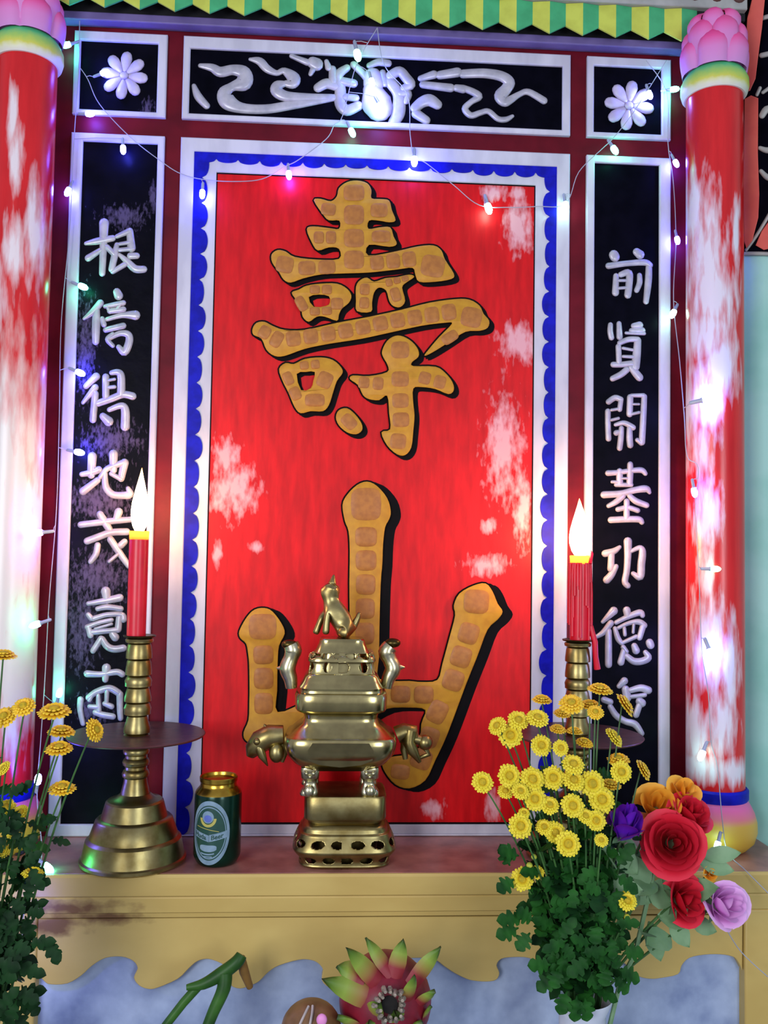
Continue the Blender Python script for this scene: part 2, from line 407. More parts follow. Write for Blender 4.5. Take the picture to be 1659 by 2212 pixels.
M['leaf'] = mat('dark_leaf', rgb(36, 92, 30), 0.55, c2=rgb(16, 58, 18), scale=40, bump=0.2, spec=0.15)
M['leafdark'] = mat('deep_green_leaf', rgb(22, 60, 24), 0.55, c2=rgb(10, 38, 14), scale=40, spec=0.15)
M['paleleaf'] = mat('pale_green_leaf', rgb(128, 162, 118), 0.55, c2=rgb(104, 142, 96), scale=30)
M['bud'] = mat('unopened_bud', rgb(214, 206, 60), 0.6, c2=rgb(150, 170, 60), scale=200)
M['orangebud'] = mat('orange_bud', rgb(226, 136, 30), 0.6, c2=rgb(200, 110, 26), scale=100)
M['vase'] = mat('white_glaze', rgb(214, 220, 232), 0.25, c2=rgb(196, 204, 220), scale=20)
M['rose_red'] = attr_mat('red_silk', [(0.0, rgb(120, 6, 22)), (0.5, rgb(190, 12, 34)), (1.0, rgb(226, 40, 64))], 0.55)
M['rose_pink'] = attr_mat('pink_silk', [(0.0, rgb(214, 120, 200)), (0.5, rgb(228, 156, 222)), (1.0, rgb(240, 190, 236))], 0.6)
M['rose_purple'] = attr_mat('purple_silk', [(0.0, rgb(214, 170, 230)), (0.32, rgb(170, 90, 226)), (0.6, rgb(104, 26, 190)), (0.85, rgb(96, 12, 150)), (1.0, rgb(160, 20, 90))], 0.55)
M['rose_orange'] = attr_mat('orange_silk', [(0.0, rgb(210, 120, 16)), (0.5, rgb(230, 146, 26)), (1.0, rgb(240, 180, 60))], 0.6)
M['dragon'] = mat('dragon_fruit_skin', rgb(146, 22, 46), 0.45, c2=rgb(108, 14, 34), scale=30, bump=0.1)
M['scale'] = attr_mat('dragon_fruit_scale', [(0.0, rgb(140, 40, 48)), (0.2, rgb(150, 120, 60)), (0.5, rgb(138, 160, 62)), (0.8, rgb(88, 122, 36)), (1.0, rgb(44, 60, 22))], 0.5)
M['withered'] = mat('withered_blossom', rgb(182, 170, 152), 0.9, c2=rgb(112, 100, 88), scale=160, bump=0.8)
M['stalk'] = mat('thick_green_stalk', rgb(58, 104, 36), 0.45, c2=rgb(36, 74, 26), scale=30, spec=0.25)
M['stalkbrown'] = mat('brown_stalk', rgb(132, 96, 40), 0.6, c2=rgb(100, 74, 34), scale=40)
M['fruit'] = mat('brown_fruit_skin', rgb(134, 98, 60), 0.4, c2=rgb(108, 76, 46), scale=50)
M['film'] = mat('whitish_film', rgb(190, 180, 176), 0.3, scale=40)
M['pinkdot'] = mat('pink_paper', rgb(240, 150, 210), 0.5, scale=40)
M['floor'] = mat('grey_floor', rgb(120, 124, 132), 0.7, scale=10)

# ------------------------------------------------------------------ structure
struct(MB().box(-1.2, 0.64, 0.0, 0.06, -0.32, 1.9).build('wall_back', M['maroon'], shade=False))
q = MB(); a0 = SA - SDIR * 0.01; a1 = SA + SDIR * 0.7
vs = [];
for p in (a0, a1):
    for z in (-0.32, 1.9): vs += [Vector((p.x, p.y, z)), Vector((p.x, p.y, z)) - SN * 0.05]
q.add(vs, [(0, 2, 6, 4), (1, 5, 7, 3), (0, 1, 3, 2), (4, 6, 7, 5), (0, 4, 5, 1), (2, 3, 7, 6)])
struct(q.build('wall_right', M['teal'], shade=False))
struct(MB().box(-1.6, 1.6, -3.2, 0.1, -0.36, -0.32).build('floor', M['floor'], shade=False))
# lilac ledge below the tiled fringe
struct(MB().box(-0.62, 0.60, -0.022, 0.0, 1.289, 1.303).build('trim_1', M['purple'], bevel=0.002))
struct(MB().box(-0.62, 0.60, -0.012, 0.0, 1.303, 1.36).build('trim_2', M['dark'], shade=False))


# ------------------------------------------------------------------ altar ledge
al = thing('altar_ledge', 'ochre painted altar ledge with brown top and scalloped apron', 'altar', (0, -0.09, 0))
MB().box(-0.475, 0.565, -0.146, -0.134, -0.318, -0.062).build('back_board', M['cement'], al, shade=False)
MB().box(-0.62, 0.625, -0.170, -0.0005, -0.008, 0.0).build('ledge_top', M['slab'], al, bevel=0.002)
prof = [(-0.172, -0.0005), (-0.174, -0.004), (-0.173, -0.029), (-0.169, -0.032), (-0.170, -0.034), (-0.1685, -0.053), (-0.163, -0.056), (-0.162, -0.062), (-0.140, -0.062), (-0.140, -0.0085), (-0.168, -0.0085), (-0.168, -0.0005)]
MB().sections([[(x, y, z) for y, z in prof] for x in (-0.62, 0.60)]).build('moulding', M['ochre'], al, auto=0.5)
sc_pts = [(79, 2099), (95, 2120), (110, 2127), (145, 2125), (175, 2108), (198, 2087), (227, 2070), (262, 2067), (287, 2076), (297, 2092), (289, 2112), (300, 2129), (320, 2137), (341, 2134), (384, 2115), (408, 2092), (426, 2077), (445, 2072), (462, 2075), (485, 2086), (495, 2103), (498, 2128), (519, 2136), (545, 2128), (561, 2119), (580, 2100), (603, 2086), (645, 2074), (670, 2074), (687, 2081), (698, 2096), (695, 2118), (712, 2134), (740, 2136),
          (790, 2118), (820, 2096), (850, 2080), (890, 2070), (937, 2073), (960, 2088), (983, 2103), (1008, 2115), (1024, 2119), (1050, 2121), (1072, 2117), (1079, 2102), (1073, 2086), (1083, 2072), (1110, 2068), (1143, 2070), (1171, 2086), (1195, 2104), (1230, 2118), (1262, 2120), (1280, 2104), (1276, 2086), (1290, 2070), (1320, 2068), (1350, 2082), (1365, 2098), (1381, 2110), (1405, 2115), (1429, 2113), (1465, 2105), (1473, 2086), (1489, 2070), (1520, 2063), (1556, 2062), (1580, 2066), (1592, 2074), (1604, 2096)]
top = [(1604, 1977), (79, 1985)]
apm = lambda p, o: at(p[0], p[1], -o)
q = MB(); sp_ = smooth([(p[0], p[1]) for p in sc_pts], 3)
q.slab(sp_ + top, [], 0.1465, 0.160, mp=lambda p, o: (lambda b: Vector((b.x, -o, min(b.z, -0.056))))(at(p[0], p[1], -0.160)), bevel=1.5)
q.build('apron', M['ochre'], al, shade=False)
for x0, x1 in ((-0.56, -0.456), (0.537, 0.60)):
    MB().box(x0, x1, -0.165, -0.10, -0.32, -0.055).build('leg', M['ochre'], al, bevel=0.003)


# ------------------------------------------------------------------ framed panels on the back wall
def ring(q, x0, x1, z0, z1, l, r, t, b, y0, y1, mi=0):
    a = [(x0, z0), (x1, z0), (x1, z1), (x0, z1)]; c = [(x0 + l, z0 + b), (x1 - r, z0 + b), (x1 - r, z1 - t), (x0 + l, z1 - t)]
    e = 0.0018; ai = [(x0 + e, z0 + e), (x1 - e, z0 + e), (x1 - e, z1 - e), (x0 + e, z1 - e)]; ci = [(p[0] + dx * e, p[1] + dz * e) for p, (dx, dz) in zip(c, ((-1, -1), (1, -1), (1, 1), (-1, 1)))]
    vs = [(p[0], y0, p[1]) for p in a] + [(p[0], y1 + e, p[1]) for p in a] + [(p[0], y1, p[1]) for p in ai] + [(p[0], y1, p[1]) for p in ci] + [(p[0], y1 + e, p[1]) for p in c] + [(p[0], y0, p[1]) for p in c]
    fs = []
    for k in range(5):
        for i in range(4):
            j = (i + 1) % 4; fs.append((k * 4 + i, k * 4 + j, k * 4 + 4 + j, k * 4 + 4 + i))
    for i in range(4):
        j = (i + 1) % 4; fs.append((20 + i, 20 + j, j, i))
    q.add(vs, fs, None, mi)


def panel(name, label, cat, x0, x1, z0, z1, l, r, t, b, mb):
    P = thing(name, label, cat, ((x0 + x1) / 2, 0, z0))
    q = MB(); ring(q, x0, x1, z0, z1, l, r, t, b, -0.0003, -0.008); q.build('border', M['white'], P, shade=False)
    MB().box(x0 + l * 0.6, x1 - r * 0.6, -0.0026, -0.0004, z0 + b * 0.6, z1 - t * 0.6).build('board', mb, P, shade=False)
    return P


BASE = 0.0024
def glyph(parent, strokes, name='character', h=0.0045, m='silver', fat=1.14):
    q = MB()
    for k, s in enumerate(strokes): q.stroke([(p[0], p[1], p[2] * fat) for p in s], h + 0.00012 * (k % 5), BASE)
    return q.build(name, M[m], parent, auto=1.2)


pl = panel('couplet_panel', 'tall black panel of raised white characters behind the candlestick next to the can', 'panel', -0.4929, -0.3452, 0.0004, 1.1115, 0.0185, 0.0105, 0.013, 0.0185, M['blackworn'])
pr = panel('couplet_panel', 'tall black panel of raised white characters behind the large yellow bouquet', 'panel', 0.3459, 0.4881, 0.0004, 1.1115, 0.0135, 0.019, 0.0125, 0.0185, M['black'])
c = crop(150, 440, 7.9)
glyph(pl, [c(s) for s in ([(590, 330, 150), (580, 700, 120), (560, 1190, 100)], [(280, 680, 60), (480, 640, 110), (740, 590, 100)], [(530, 790, 80), (320, 930, 110)], [(640, 740, 90), (760, 860, 90)],
    [(810, 560, 70), (1020, 470, 100)], [(1030, 470, 110), (1060, 760, 130)], [(850, 690, 60), (1040, 660, 70)], [(850, 790, 70), (1080, 770, 80)], [(810, 700, 80), (770, 900, 110), (720, 1120, 100)], [(740, 1160, 80), (940, 1040, 90)],
    [(1150, 890, 100), (1040, 890, 110)], [(850, 870, 60), (980, 980, 100), (1120, 1110, 120), (1270, 1120, 110)])])
c = crop(150, 600, 7.9)
glyph(pl, [c(s) for s in ([(530, 430, 110), (400, 580, 100), (250, 700, 50)], [(460, 560, 110), (455, 800, 130), (450, 1090, 110)], [(810, 240, 120), (840, 310, 140)], [(610, 490, 70), (920, 430, 90)], [(690, 570, 90), (920, 540, 100)], [(640, 480, 60), (690, 590, 60)], [(870, 450, 60), (800, 560, 60)],
    [(560, 700, 80), (590, 800, 90)], [(640, 710, 70), (900, 640, 90), (1130, 640, 150)], [(620, 890, 90), (920, 820, 100)], [(670, 1040, 80), (860, 950, 90), (1000, 970, 110), (1020, 1090, 120), (940, 1270, 120), (840, 1180, 80)], [(740, 960, 70), (650, 1050, 80), (740, 1160, 70)])])
c = crop(140, 780, 7.9)
glyph(pl, [c(s) for s in ([(540, 260, 120), (360, 430, 90)], [(520, 450, 110), (310, 710, 60)], [(520, 560, 110), (480, 1000, 110)], [(700, 270, 110), (700, 600, 110)], [(800, 200, 80), (900, 190, 100), (960, 260, 120), (960, 560, 130)], [(740, 330, 50), (850, 310, 50)], [(740, 450, 60), (850, 440, 60)],
    [(560, 720, 110), (800, 640, 110), (1000, 570, 110), (1160, 600, 120)], [(760, 830, 80), (960, 760, 100), (1030, 840, 130), (1030, 1120, 140)], [(650, 940, 110), (750, 1030, 150)])])
c = crop(140, 950, 7.9)
glyph(pl, [c(s) for s in ([(470, 280, 140), (450, 600, 120)], [(290, 590, 80), (450, 560, 100), (580, 510, 110)], [(310, 880, 120), (560, 690, 100)], [(830, 240, 140), (830, 520, 110)], [(600, 640, 70), (730, 490, 90), (1000, 390, 100)], [(1020, 390, 130), (960, 660, 110)], [(960, 670, 80), (790, 580, 70)],
    [(680, 570, 90), (700, 800, 110), (810, 930, 110), (960, 950, 110), (1110, 930, 120), (1080, 830, 70)])])
glyph(pl, [c(s) for s in ([(600, 1270, 110), (680, 1400, 120), (760, 1530, 110)], [(920, 1230, 130), (880, 1350, 110)], [(270, 1450, 100), (600, 1410, 100), (880, 1380, 100), (1140, 1360, 90)], [(380, 1730, 110), (620, 1640, 110), (800, 1580, 110), (1060, 1570, 110)], [(560, 1800, 100), (530, 1950, 100), (440, 2080, 80)],
    [(780, 1700, 110), (900, 1880, 110), (1010, 2040, 100), (1090, 2150, 90)], [(1020, 1740, 100), (960, 1800, 110)], [(900, 1960, 60), (760, 2080, 60)])])
c = crop(140, 1100, 7.9); d = crop(130, 1330, 7.9)
glyph(pl, [c(s) for s in ([(700, 1400, 150), (720, 1560, 110)], [(400, 1610, 70), (700, 1560, 100), (940, 1510, 120)], [(560, 1700, 80), (720, 1670, 90), (960, 1700, 90)], [(400, 1800, 80), (450, 1860, 90)], [(480, 1870, 80), (720, 1800, 80), (970, 1800, 90), (1000, 1880, 110)], [(380, 2010, 80), (600, 1930, 70), (800, 1890, 70)],
    [(930, 1850, 100), (910, 2050, 110)], [(460, 2100, 90), (900, 2060, 90)], [(400, 2010, 90), (440, 2150, 100)], [(520, 2040, 50), (800, 1960, 50)])] + [d(s) for s in ([(900, 320, 120), (940, 370, 130)], [(700, 390, 100), (560, 600, 90)], [(720, 400, 100), (800, 520, 110), (920, 570, 110), (1080, 550, 110)])])
glyph(pl, [d(s) for s in ([(790, 890, 140), (770, 1090, 100)], [(460, 990, 110), (700, 1000, 90), (960, 960, 100), (1060, 1000, 100)], [(350, 1430, 100), (340, 1600, 90), (390, 1840, 80)], [(480, 1400, 90), (620, 1300, 100), (840, 1240, 110), (1000, 1320, 110)], [(1020, 1340, 110), (1020, 1560, 100), (1030, 1750, 90)],
    [(570, 1320, 60), (500, 1440, 70)], [(650, 1360, 70), (660, 1620, 90)], [(800, 1280, 80), (790, 1500, 70)], [(500, 1550, 70), (640, 1560, 80)], [(760, 1500, 80), (880, 1550, 90)], [(600, 1650, 90), (720, 1690, 100), (900, 1720, 100)])])
c = crop(1270, 520, 7.9)
glyph(pr, [c(s) for s in ([(440, 240, 150), (460, 280, 150)], [(830, 190, 120), (890, 240, 140)], [(350, 430, 100), (650, 390, 90), (960, 370, 100), (1060, 420, 90)], [(1040, 450, 100), (1030, 700, 110), (990, 1040, 90)], [(480, 600, 90), (470, 890, 110)], [(560, 580, 90), (700, 550, 110), (700, 760, 110), (680, 930, 110)], [(530, 680, 50), (660, 680, 50)], [(530, 810, 50), (660, 800, 50)], [(880, 590, 80), (880, 720, 90), (830, 850, 80)])])
c = crop(1270, 680, 7.9)
glyph(pr, [c(s) for s in ([(385, 170, 80), (380, 280, 90), (400, 390, 90)], [(530, 150, 80), (540, 380, 100)], [(780, 190, 90), (880, 180, 120)], [(740, 270, 80), (930, 270, 100)], [(650, 310, 50), (960, 320, 60)], [(520, 540, 90), (530, 810, 90)], [(540, 480, 80), (700, 420, 90), (850, 420, 90)], [(850, 440, 110), (830, 700, 130), (810, 890, 130)],
    [(600, 570, 50), (760, 600, 50)], [(600, 710, 50), (780, 720, 60)], [(430, 850, 90), (560, 850, 90), (760, 830, 100)], [(660, 940, 100), (560, 1020, 100), (420, 1090, 90)], [(740, 900, 100), (820, 1000, 120), (880, 1070, 120)])])
c = crop(1260, 820, 7.9)
glyph(pr, [c(s) for s in ([(430, 380, 90), (540, 310, 90), (640, 340, 90)], [(640, 360, 80), (620, 510, 80)], [(420, 540, 90), (420, 750, 90), (430, 1010, 90)], [(800, 300, 100), (790, 590, 100)], [(820, 270, 60), (1030, 270, 70)], [(1040, 290, 90), (1020, 700, 100), (1000, 1070, 100)], [(990, 1090, 70), (920, 1030, 70)], [(850, 420, 40), (950, 420, 40)], [(820, 590, 50), (950, 560, 50)], [(480, 520, 50), (600, 500, 50)], [(480, 690, 50), (600, 660, 50)],
    [(550, 770, 60), (700, 740, 80), (850, 820, 90)], [(560, 910, 90), (660, 880, 60)], [(650, 830, 80), (640, 1000, 90), (620, 1170, 90)], [(790, 830, 90), (790, 1000, 100), (800, 1120, 100)])])
c = crop(1260, 970, 7.9)
glyph(pr, [c(s) for s in ([(420, 410, 90), (600, 400, 80), (800, 370, 80), (990, 360, 90), (1060, 420, 70)], [(620, 380, 100), (620, 590, 110)], [(800, 260, 90), (800, 400, 100), (790, 590, 100)], [(490, 560, 50), (590, 560, 50)], [(660, 500, 40), (760, 500, 40)], [(560, 610, 70), (820, 610, 70)], [(350, 780, 110), (640, 760, 100), (880, 700, 100), (1070, 680, 110), (1130, 740, 60)],
    [(680, 800, 90), (560, 900, 90), (430, 970, 70)], [(790, 800, 80), (900, 890, 100), (1080, 960, 90)], [(740, 890, 90), (740, 1180, 100)], [(590, 1030, 80), (760, 1000, 80), (930, 1050, 80)], [(470, 1210, 100), (700, 1200, 100), (940, 1200, 100), (1000, 1250, 80)])])
c = crop(1260, 1130, 7.9)
glyph(pr, [c(s) for s in ([(370, 520, 110), (520, 480, 100), (620, 410, 60)], [(480, 540, 100), (470, 780, 110)], [(560, 740, 80), (480, 880, 110), (400, 970, 120)], [(760, 310, 130), (760, 560, 110), (740, 820, 100), (710, 1000, 100), (760, 1070, 90)], [(820, 480, 60), (960, 420, 80), (1010, 490, 110), (990, 700, 120), (970, 920, 110), (850, 860, 70)])])
c = crop(1260, 1270, 7.9)
glyph(pr, [c(s) for s in ([(520, 390, 130), (330, 580, 60)], [(470, 600, 100), (340, 760, 90), (210, 840, 60)], [(430, 740, 100), (430, 1000, 110), (430, 1310, 110)], [(740, 380, 120), (760, 480, 110)], [(560, 590, 70), (740, 500, 80), (960, 420, 100), (1010, 470, 80)], [(600, 680, 60), (780, 600, 70), (950, 580, 90), (1040, 640, 100)], [(1020, 650, 100), (960, 850, 90)], [(540, 690, 70), (590, 860, 90), (650, 940, 80)], [(700, 690, 60), (710, 800, 60)], [(860, 630, 50), (850, 760, 50)], [(660, 940, 60), (900, 830, 70)],
    [(680, 1010, 80), (740, 1090, 70)], [(690, 1070, 90), (640, 1270, 110)], [(740, 1160, 90), (860, 1250, 110), (1000, 1250, 110), (1110, 1190, 110), (1060, 1100, 80)], [(870, 990, 100), (900, 1070, 120)], [(1130, 930, 120), (1150, 980, 120)])])
c = crop(1260, 1400, 7.9)
glyph(pr, [c(s) for s in ([(700, 560, 120), (610, 650, 80)], [(720, 700, 120), (750, 850, 130)], [(810, 720, 90), (980, 680, 110), (1110, 720, 120)], [(820, 830, 70), (1050, 800, 70)], [(960, 910, 130), (1000, 940, 130)], [(960, 960, 100), (900, 1140, 100)], [(350, 880, 100), (460, 920, 100)], [(460, 1000, 90), (560, 1150, 100), (720, 1250, 100), (880, 1300, 110), (1000, 1460, 80)])])

# scroll ornament above
pw = panel('ornament_panel', 'wide black panel with raised white gourd and ribbon ornament above the red field', 'panel', -0.3191, 0.3178, 1.1423, 1.2797, 0.011, 0.0135, 0.020, 0.009, M['black'])
n_, o_, p_ = crop(380, 80, 4.366), crop(600, 60, 4.1475), crop(1000, 60, 6.9125)
rib = [n_(s) for s in ([(230, 270, 40), (340, 290, 70), (420, 330, 90), (540, 310, 90), (640, 340, 120), (640, 430, 140), (530, 470, 80), (460, 530, 120), (490, 610, 140), (620, 670, 90), (850, 680, 80), (1100, 640, 80), (1500, 570, 60)],
    [(700, 210, 30), (790, 230, 70), (860, 300, 70), (950, 340, 50), (1020, 320, 60), (1110, 390, 110), (1100, 440, 90), (1040, 440, 60)], [(1030, 440, 50), (960, 460, 90), (950, 510, 100), (1040, 560, 90), (1250, 570, 70), (1470, 570, 60)], [(1090, 180, 40), (1240, 240, 60)], [(1290, 240, 100), (1330, 260, 110)], [(1290, 310, 50), (1270, 350, 40)], [(1420, 230, 40), (1440, 290, 60)], [(1340, 480, 80), (1420, 440, 90), (1510, 460, 90)], [(170, 460, 40), (210, 560, 70), (290, 650, 60)])]
rib += [o_(s) for s in ([(1280, 455, 50), (1400, 420, 70)], [(1450, 425, 70), (1610, 400, 80)], [(1300, 510, 60), (1550, 540, 70)], [(1600, 540, 60), (1660, 550, 70)])]
rib += [p_(s) for s in ([(0, 690, 120), (300, 680, 130), (560, 720, 140), (690, 810, 150), (650, 910, 150), (560, 1020, 170), (620, 1110, 130), (700, 1080, 110), (850, 990, 80), (980, 960, 90), (1210, 1090, 100)], [(0, 900, 90), (150, 960, 100), (240, 1030, 100), (120, 1110, 80), (30, 1210, 90), (120, 1310, 90), (260, 1270, 80), (380, 1250, 80), (520, 1360, 80), (640, 1370, 80), (740, 1320, 50)])]
for rb in (rib[0:1], rib[1:3], rib[3:4], rib[4:6], rib[6:7], rib[7:8], rib[8:9], rib[9:11], rib[11:13] , rib[13:14], rib[14:15]):
    if rb: glyph(pw, rb, 'ribbon_relief', 0.006)
g_ = [o_(s) for s in ([(620, 360, 60), (540, 430, 80), (560, 560, 90), (560, 680, 90), (620, 740, 90), (720, 700, 80)], [(490, 370, 60), (500, 470, 80)], [(580, 480, 70), (680, 500, 70)], [(600, 620, 60), (700, 630, 60)], [(680, 330, 60), (770, 420, 60), (830, 500, 60)], [(1000, 480, 90), (1080, 600, 90), (1080, 760, 110), (1030, 860, 80)], [(1010, 430, 80), (1090, 390, 80), (1150, 450, 80), (1190, 510, 80), (1130, 540, 60)], [(1100, 590, 60), (1170, 590, 60), (1150, 660, 50)], [(820, 340, 50), (900, 310, 60), (990, 320, 60)],
    [(1230, 720, 80), (1290, 670, 90), (1360, 650, 100), (1430, 690, 80)], [(1240, 770, 80), (1330, 830, 70)], [(940, 400, 50), (960, 500, 60)])]
glyph(pw, g_, 'scroll_relief', 0.006)
q = MB()
q.stroke(o_([(850, 440, 170), (860, 500, 190)]), 0.011, BASE, seg=11); q.stroke(o_([(850, 560, 180), (880, 660, 270), (910, 720, 250)]), 0.016, BASE, seg=11)
q.build('gourd_relief', M['lilac'], pw, auto=1.2)


def rosette(parent, cx, cy, r):
    q = MB()
    for k in range(8):
        a = k * PI / 4 + 0.15
        P = [(cx + math.cos(a) * r * f, cy + math.sin(a) * r * f, w * r) for f, w in ((0.28, 0.26), (0.5, 0.42), (0.72, 0.5), (0.82, 0.46))]
        q.stroke(P, 0.006 + 0.0003 * (k % 2), BASE)
    q.build('flower_relief', M['lilac'], parent, auto=1.2)
    q = MB(); q.stroke([(cx - 1, cy, r * 0.36), (cx + 1, cy, r * 0.36)], 0.0085, BASE, seg=9); q.build('flower_centre', M['lilac'], parent, auto=1.2)


ps = panel('rosette_panel', 'small black panel with a white eight-petal flower above the candlestick next to the can', 'panel', -0.4929, -0.3452, 1.1423, 1.2797, 0.010, 0.0145, 0.0155, 0.008, M['blackworn'])
rosette(ps, 268, 163, 50)
pt = panel('rosette_panel', 'small black panel with a white eight-petal flower above the large yellow bouquet', 'panel', 0.3459, 0.4881, 1.1423, 1.2797, 0.0115, 0.0155, 0.0155, 0.0085, M['black'])
rosette(pt, 1359, 228, 52)

# central red panel
pc = thing('shrine_panel', 'large red panel with gold raised characters in a blue and white border', 'panel', (0, 0, 0.0004))
X0, X1, Z0, Z1 = -0.3191, 0.3178, 0.0004, 1.1115
q = MB(); ring(q, X0, X1, Z0, Z1, 0.0225, 0.0225, 0.0235, 0.003, -0.0003, -0.008); q.build('border', M['white'], pc, shade=False)
q = MB(); ring(q, X0 + 0.018, X1 - 0.018, Z0 + 0.002, Z1 - 0.02, 0.0412, 0.0400, 0.0352, 0.0158, -0.0004, -0.005); q.build('inner_border', M['white'], pc, shade=False)
q = MB()                                               # blue band with a scalloped inner edge
def band(pa, pb, nrm, n, base_w, amp, y, jit):
    pa, pb = Vector(pa), Vector(pb); out = []; steps = n * 10
    for i in range(steps + 1):
        f = i / steps; ph = (f * n) % 1.0
        w = base_w + amp * math.sqrt(max(0, 1 - (2 * ph - 1) ** 2)) * (0.75 + 0.5 * random.Random(int(f * n * 0.9999) + jit).random())
        out.append((pa.lerp(pb, f), w))
    vs = []; 
    for p, w in out:
        for ww, yy in ((0, y + 0.0025), (0, y), (w, y), (w, y + 0.0025)):
            vs.append((p.x + nrm[0] * ww, yy, p.y + nrm[1] * ww))
    fs = []
    for i in range(steps):
        for k in range(3): fs.append((i * 4 + k, i * 4 + k + 1, i * 4 + 4 + k + 1, i * 4 + 4 + k))
    q.add(vs, fs)
band((X0 + 0.0222, Z0 + 0.003), (X0 + 0.0222, Z1 - 0.0232), (1, 0), 26, 0.0125, 0.010, -0.0072, 1)
band((X1 - 0.0222, Z0 + 0.003), (X1 - 0.0222, Z1 - 0.0232), (-1, 0), 26, 0.0105, 0.010, -0.0072, 50)
band((X0 + 0.0223, Z1 - 0.0233), (X1 - 0.0223, Z1 - 0.0233), (0, -1), 17, 0.0100, 0.0075, -0.0074, 90)
q.build('blue_scallop_band', M['blue'], pc, shade=False)
q = MB(); ring(q, -0.2620, 0.2620, 0.0172, 1.0574, 0.0028, 0.0032, 0.003, 0.004, -0.001, -0.0046); q.build('outline', M['ink'], pc, shade=False)
MB().box(-0.262, 0.262, -0.0030, -0.0005, 0.0172, 1.0574).build('red_field', M['red'], pc, shade=False)


def letter(parent, comps, sc_, inlays, dx, dy, th):
    faces, back = MB(), MB(); ins = faces
    for k, (outer, holes) in enumerate(comps):
        po = smooth(sc_(outer), 3, True); ph = [smooth(sc_(h), 2, True) for h in holes]
        faces.slab(po, ph, BASE, th + 0.0002 * k, bevel=2.2)
        n = len(po); ar = sum(po[i][0] * po[(i + 1) % n][1] - po[(i + 1) % n][0] * po[i][1] for i in range(n)); sg = 1 if ar > 0 else -1
        for st, (ox, oy, ex) in enumerate(((0, 0, 3.5), (dx * 0.5, dy * 0.5, 3.0), (dx, dy, 2.0))):
            ou = []
            for i in range(n):
                tx = po[(i + 1) % n][0] - po[i - 1][0]; ty = po[(i + 1) % n][1] - po[i - 1][1]; l = math.hypot(tx, ty) or 1
                ou.append((po[i][0] + sg * ty / l * ex + ox, po[i][1] - sg * tx / l * ex + oy))
            back.slab(ou, [[(p[0] + ox, p[1] + oy) for p in h] for h in ph], BASE, 0.0036 + 0.0004 * (2 - st) + 0.00006 * k)
    for path in inlays:
        P = sc_(path)
        for (a, b) in zip(P[:-1], P[1:]):
            L = math.hypot(b[0] - a[0], b[1] - a[1]); n = max(1, round(L / (0.92 * (a[2] + b[2]) / 2 + 4)))
            for i in range(n):
                f = (i + 0.5) / n; w = a[2] + (b[2] - a[2]) * f; cx = a[0] + (b[0] - a[0]) * f; cy = a[1] + (b[1] - a[1]) * f
                ux, uy = (b[0] - a[0]) / L, (b[1] - a[1]) / L; hl = L / n * 0.43; hw = w * 0.42
                vs, fs = [], []
                for kk, (g, hh) in enumerate(((1.0, -0.0006), (0.86, 0.00035), (0.5, 0.0007))):
                    for j in range(16):
                        t = 2 * PI * j / 16; cc, ss = math.cos(t), math.sin(t); e = 0.55
                        su = math.copysign(abs(cc) ** e, cc) * hl * g; sv = math.copysign(abs(ss) ** e, ss) * hw * g
                        vs.append(at(cx + ux * su - uy * sv, cy + uy * su + ux * sv, -(th + 0.0012 + hh)))
                for kk in range(2):
                    for j in range(16): fs.append((kk * 16 + j, kk * 16 + (j + 1) % 16, kk * 16 + 16 + (j + 1) % 16, kk * 16 + 16 + j))
                fs.append(tuple(32 + j for j in range(16))); ins.add(vs, fs, None, 1)
    ch = faces.build('character', [M['gold'], M['brown']], parent, auto=0.9)
    back.build('painted_shadow', M['ink'], ch, shade=False)


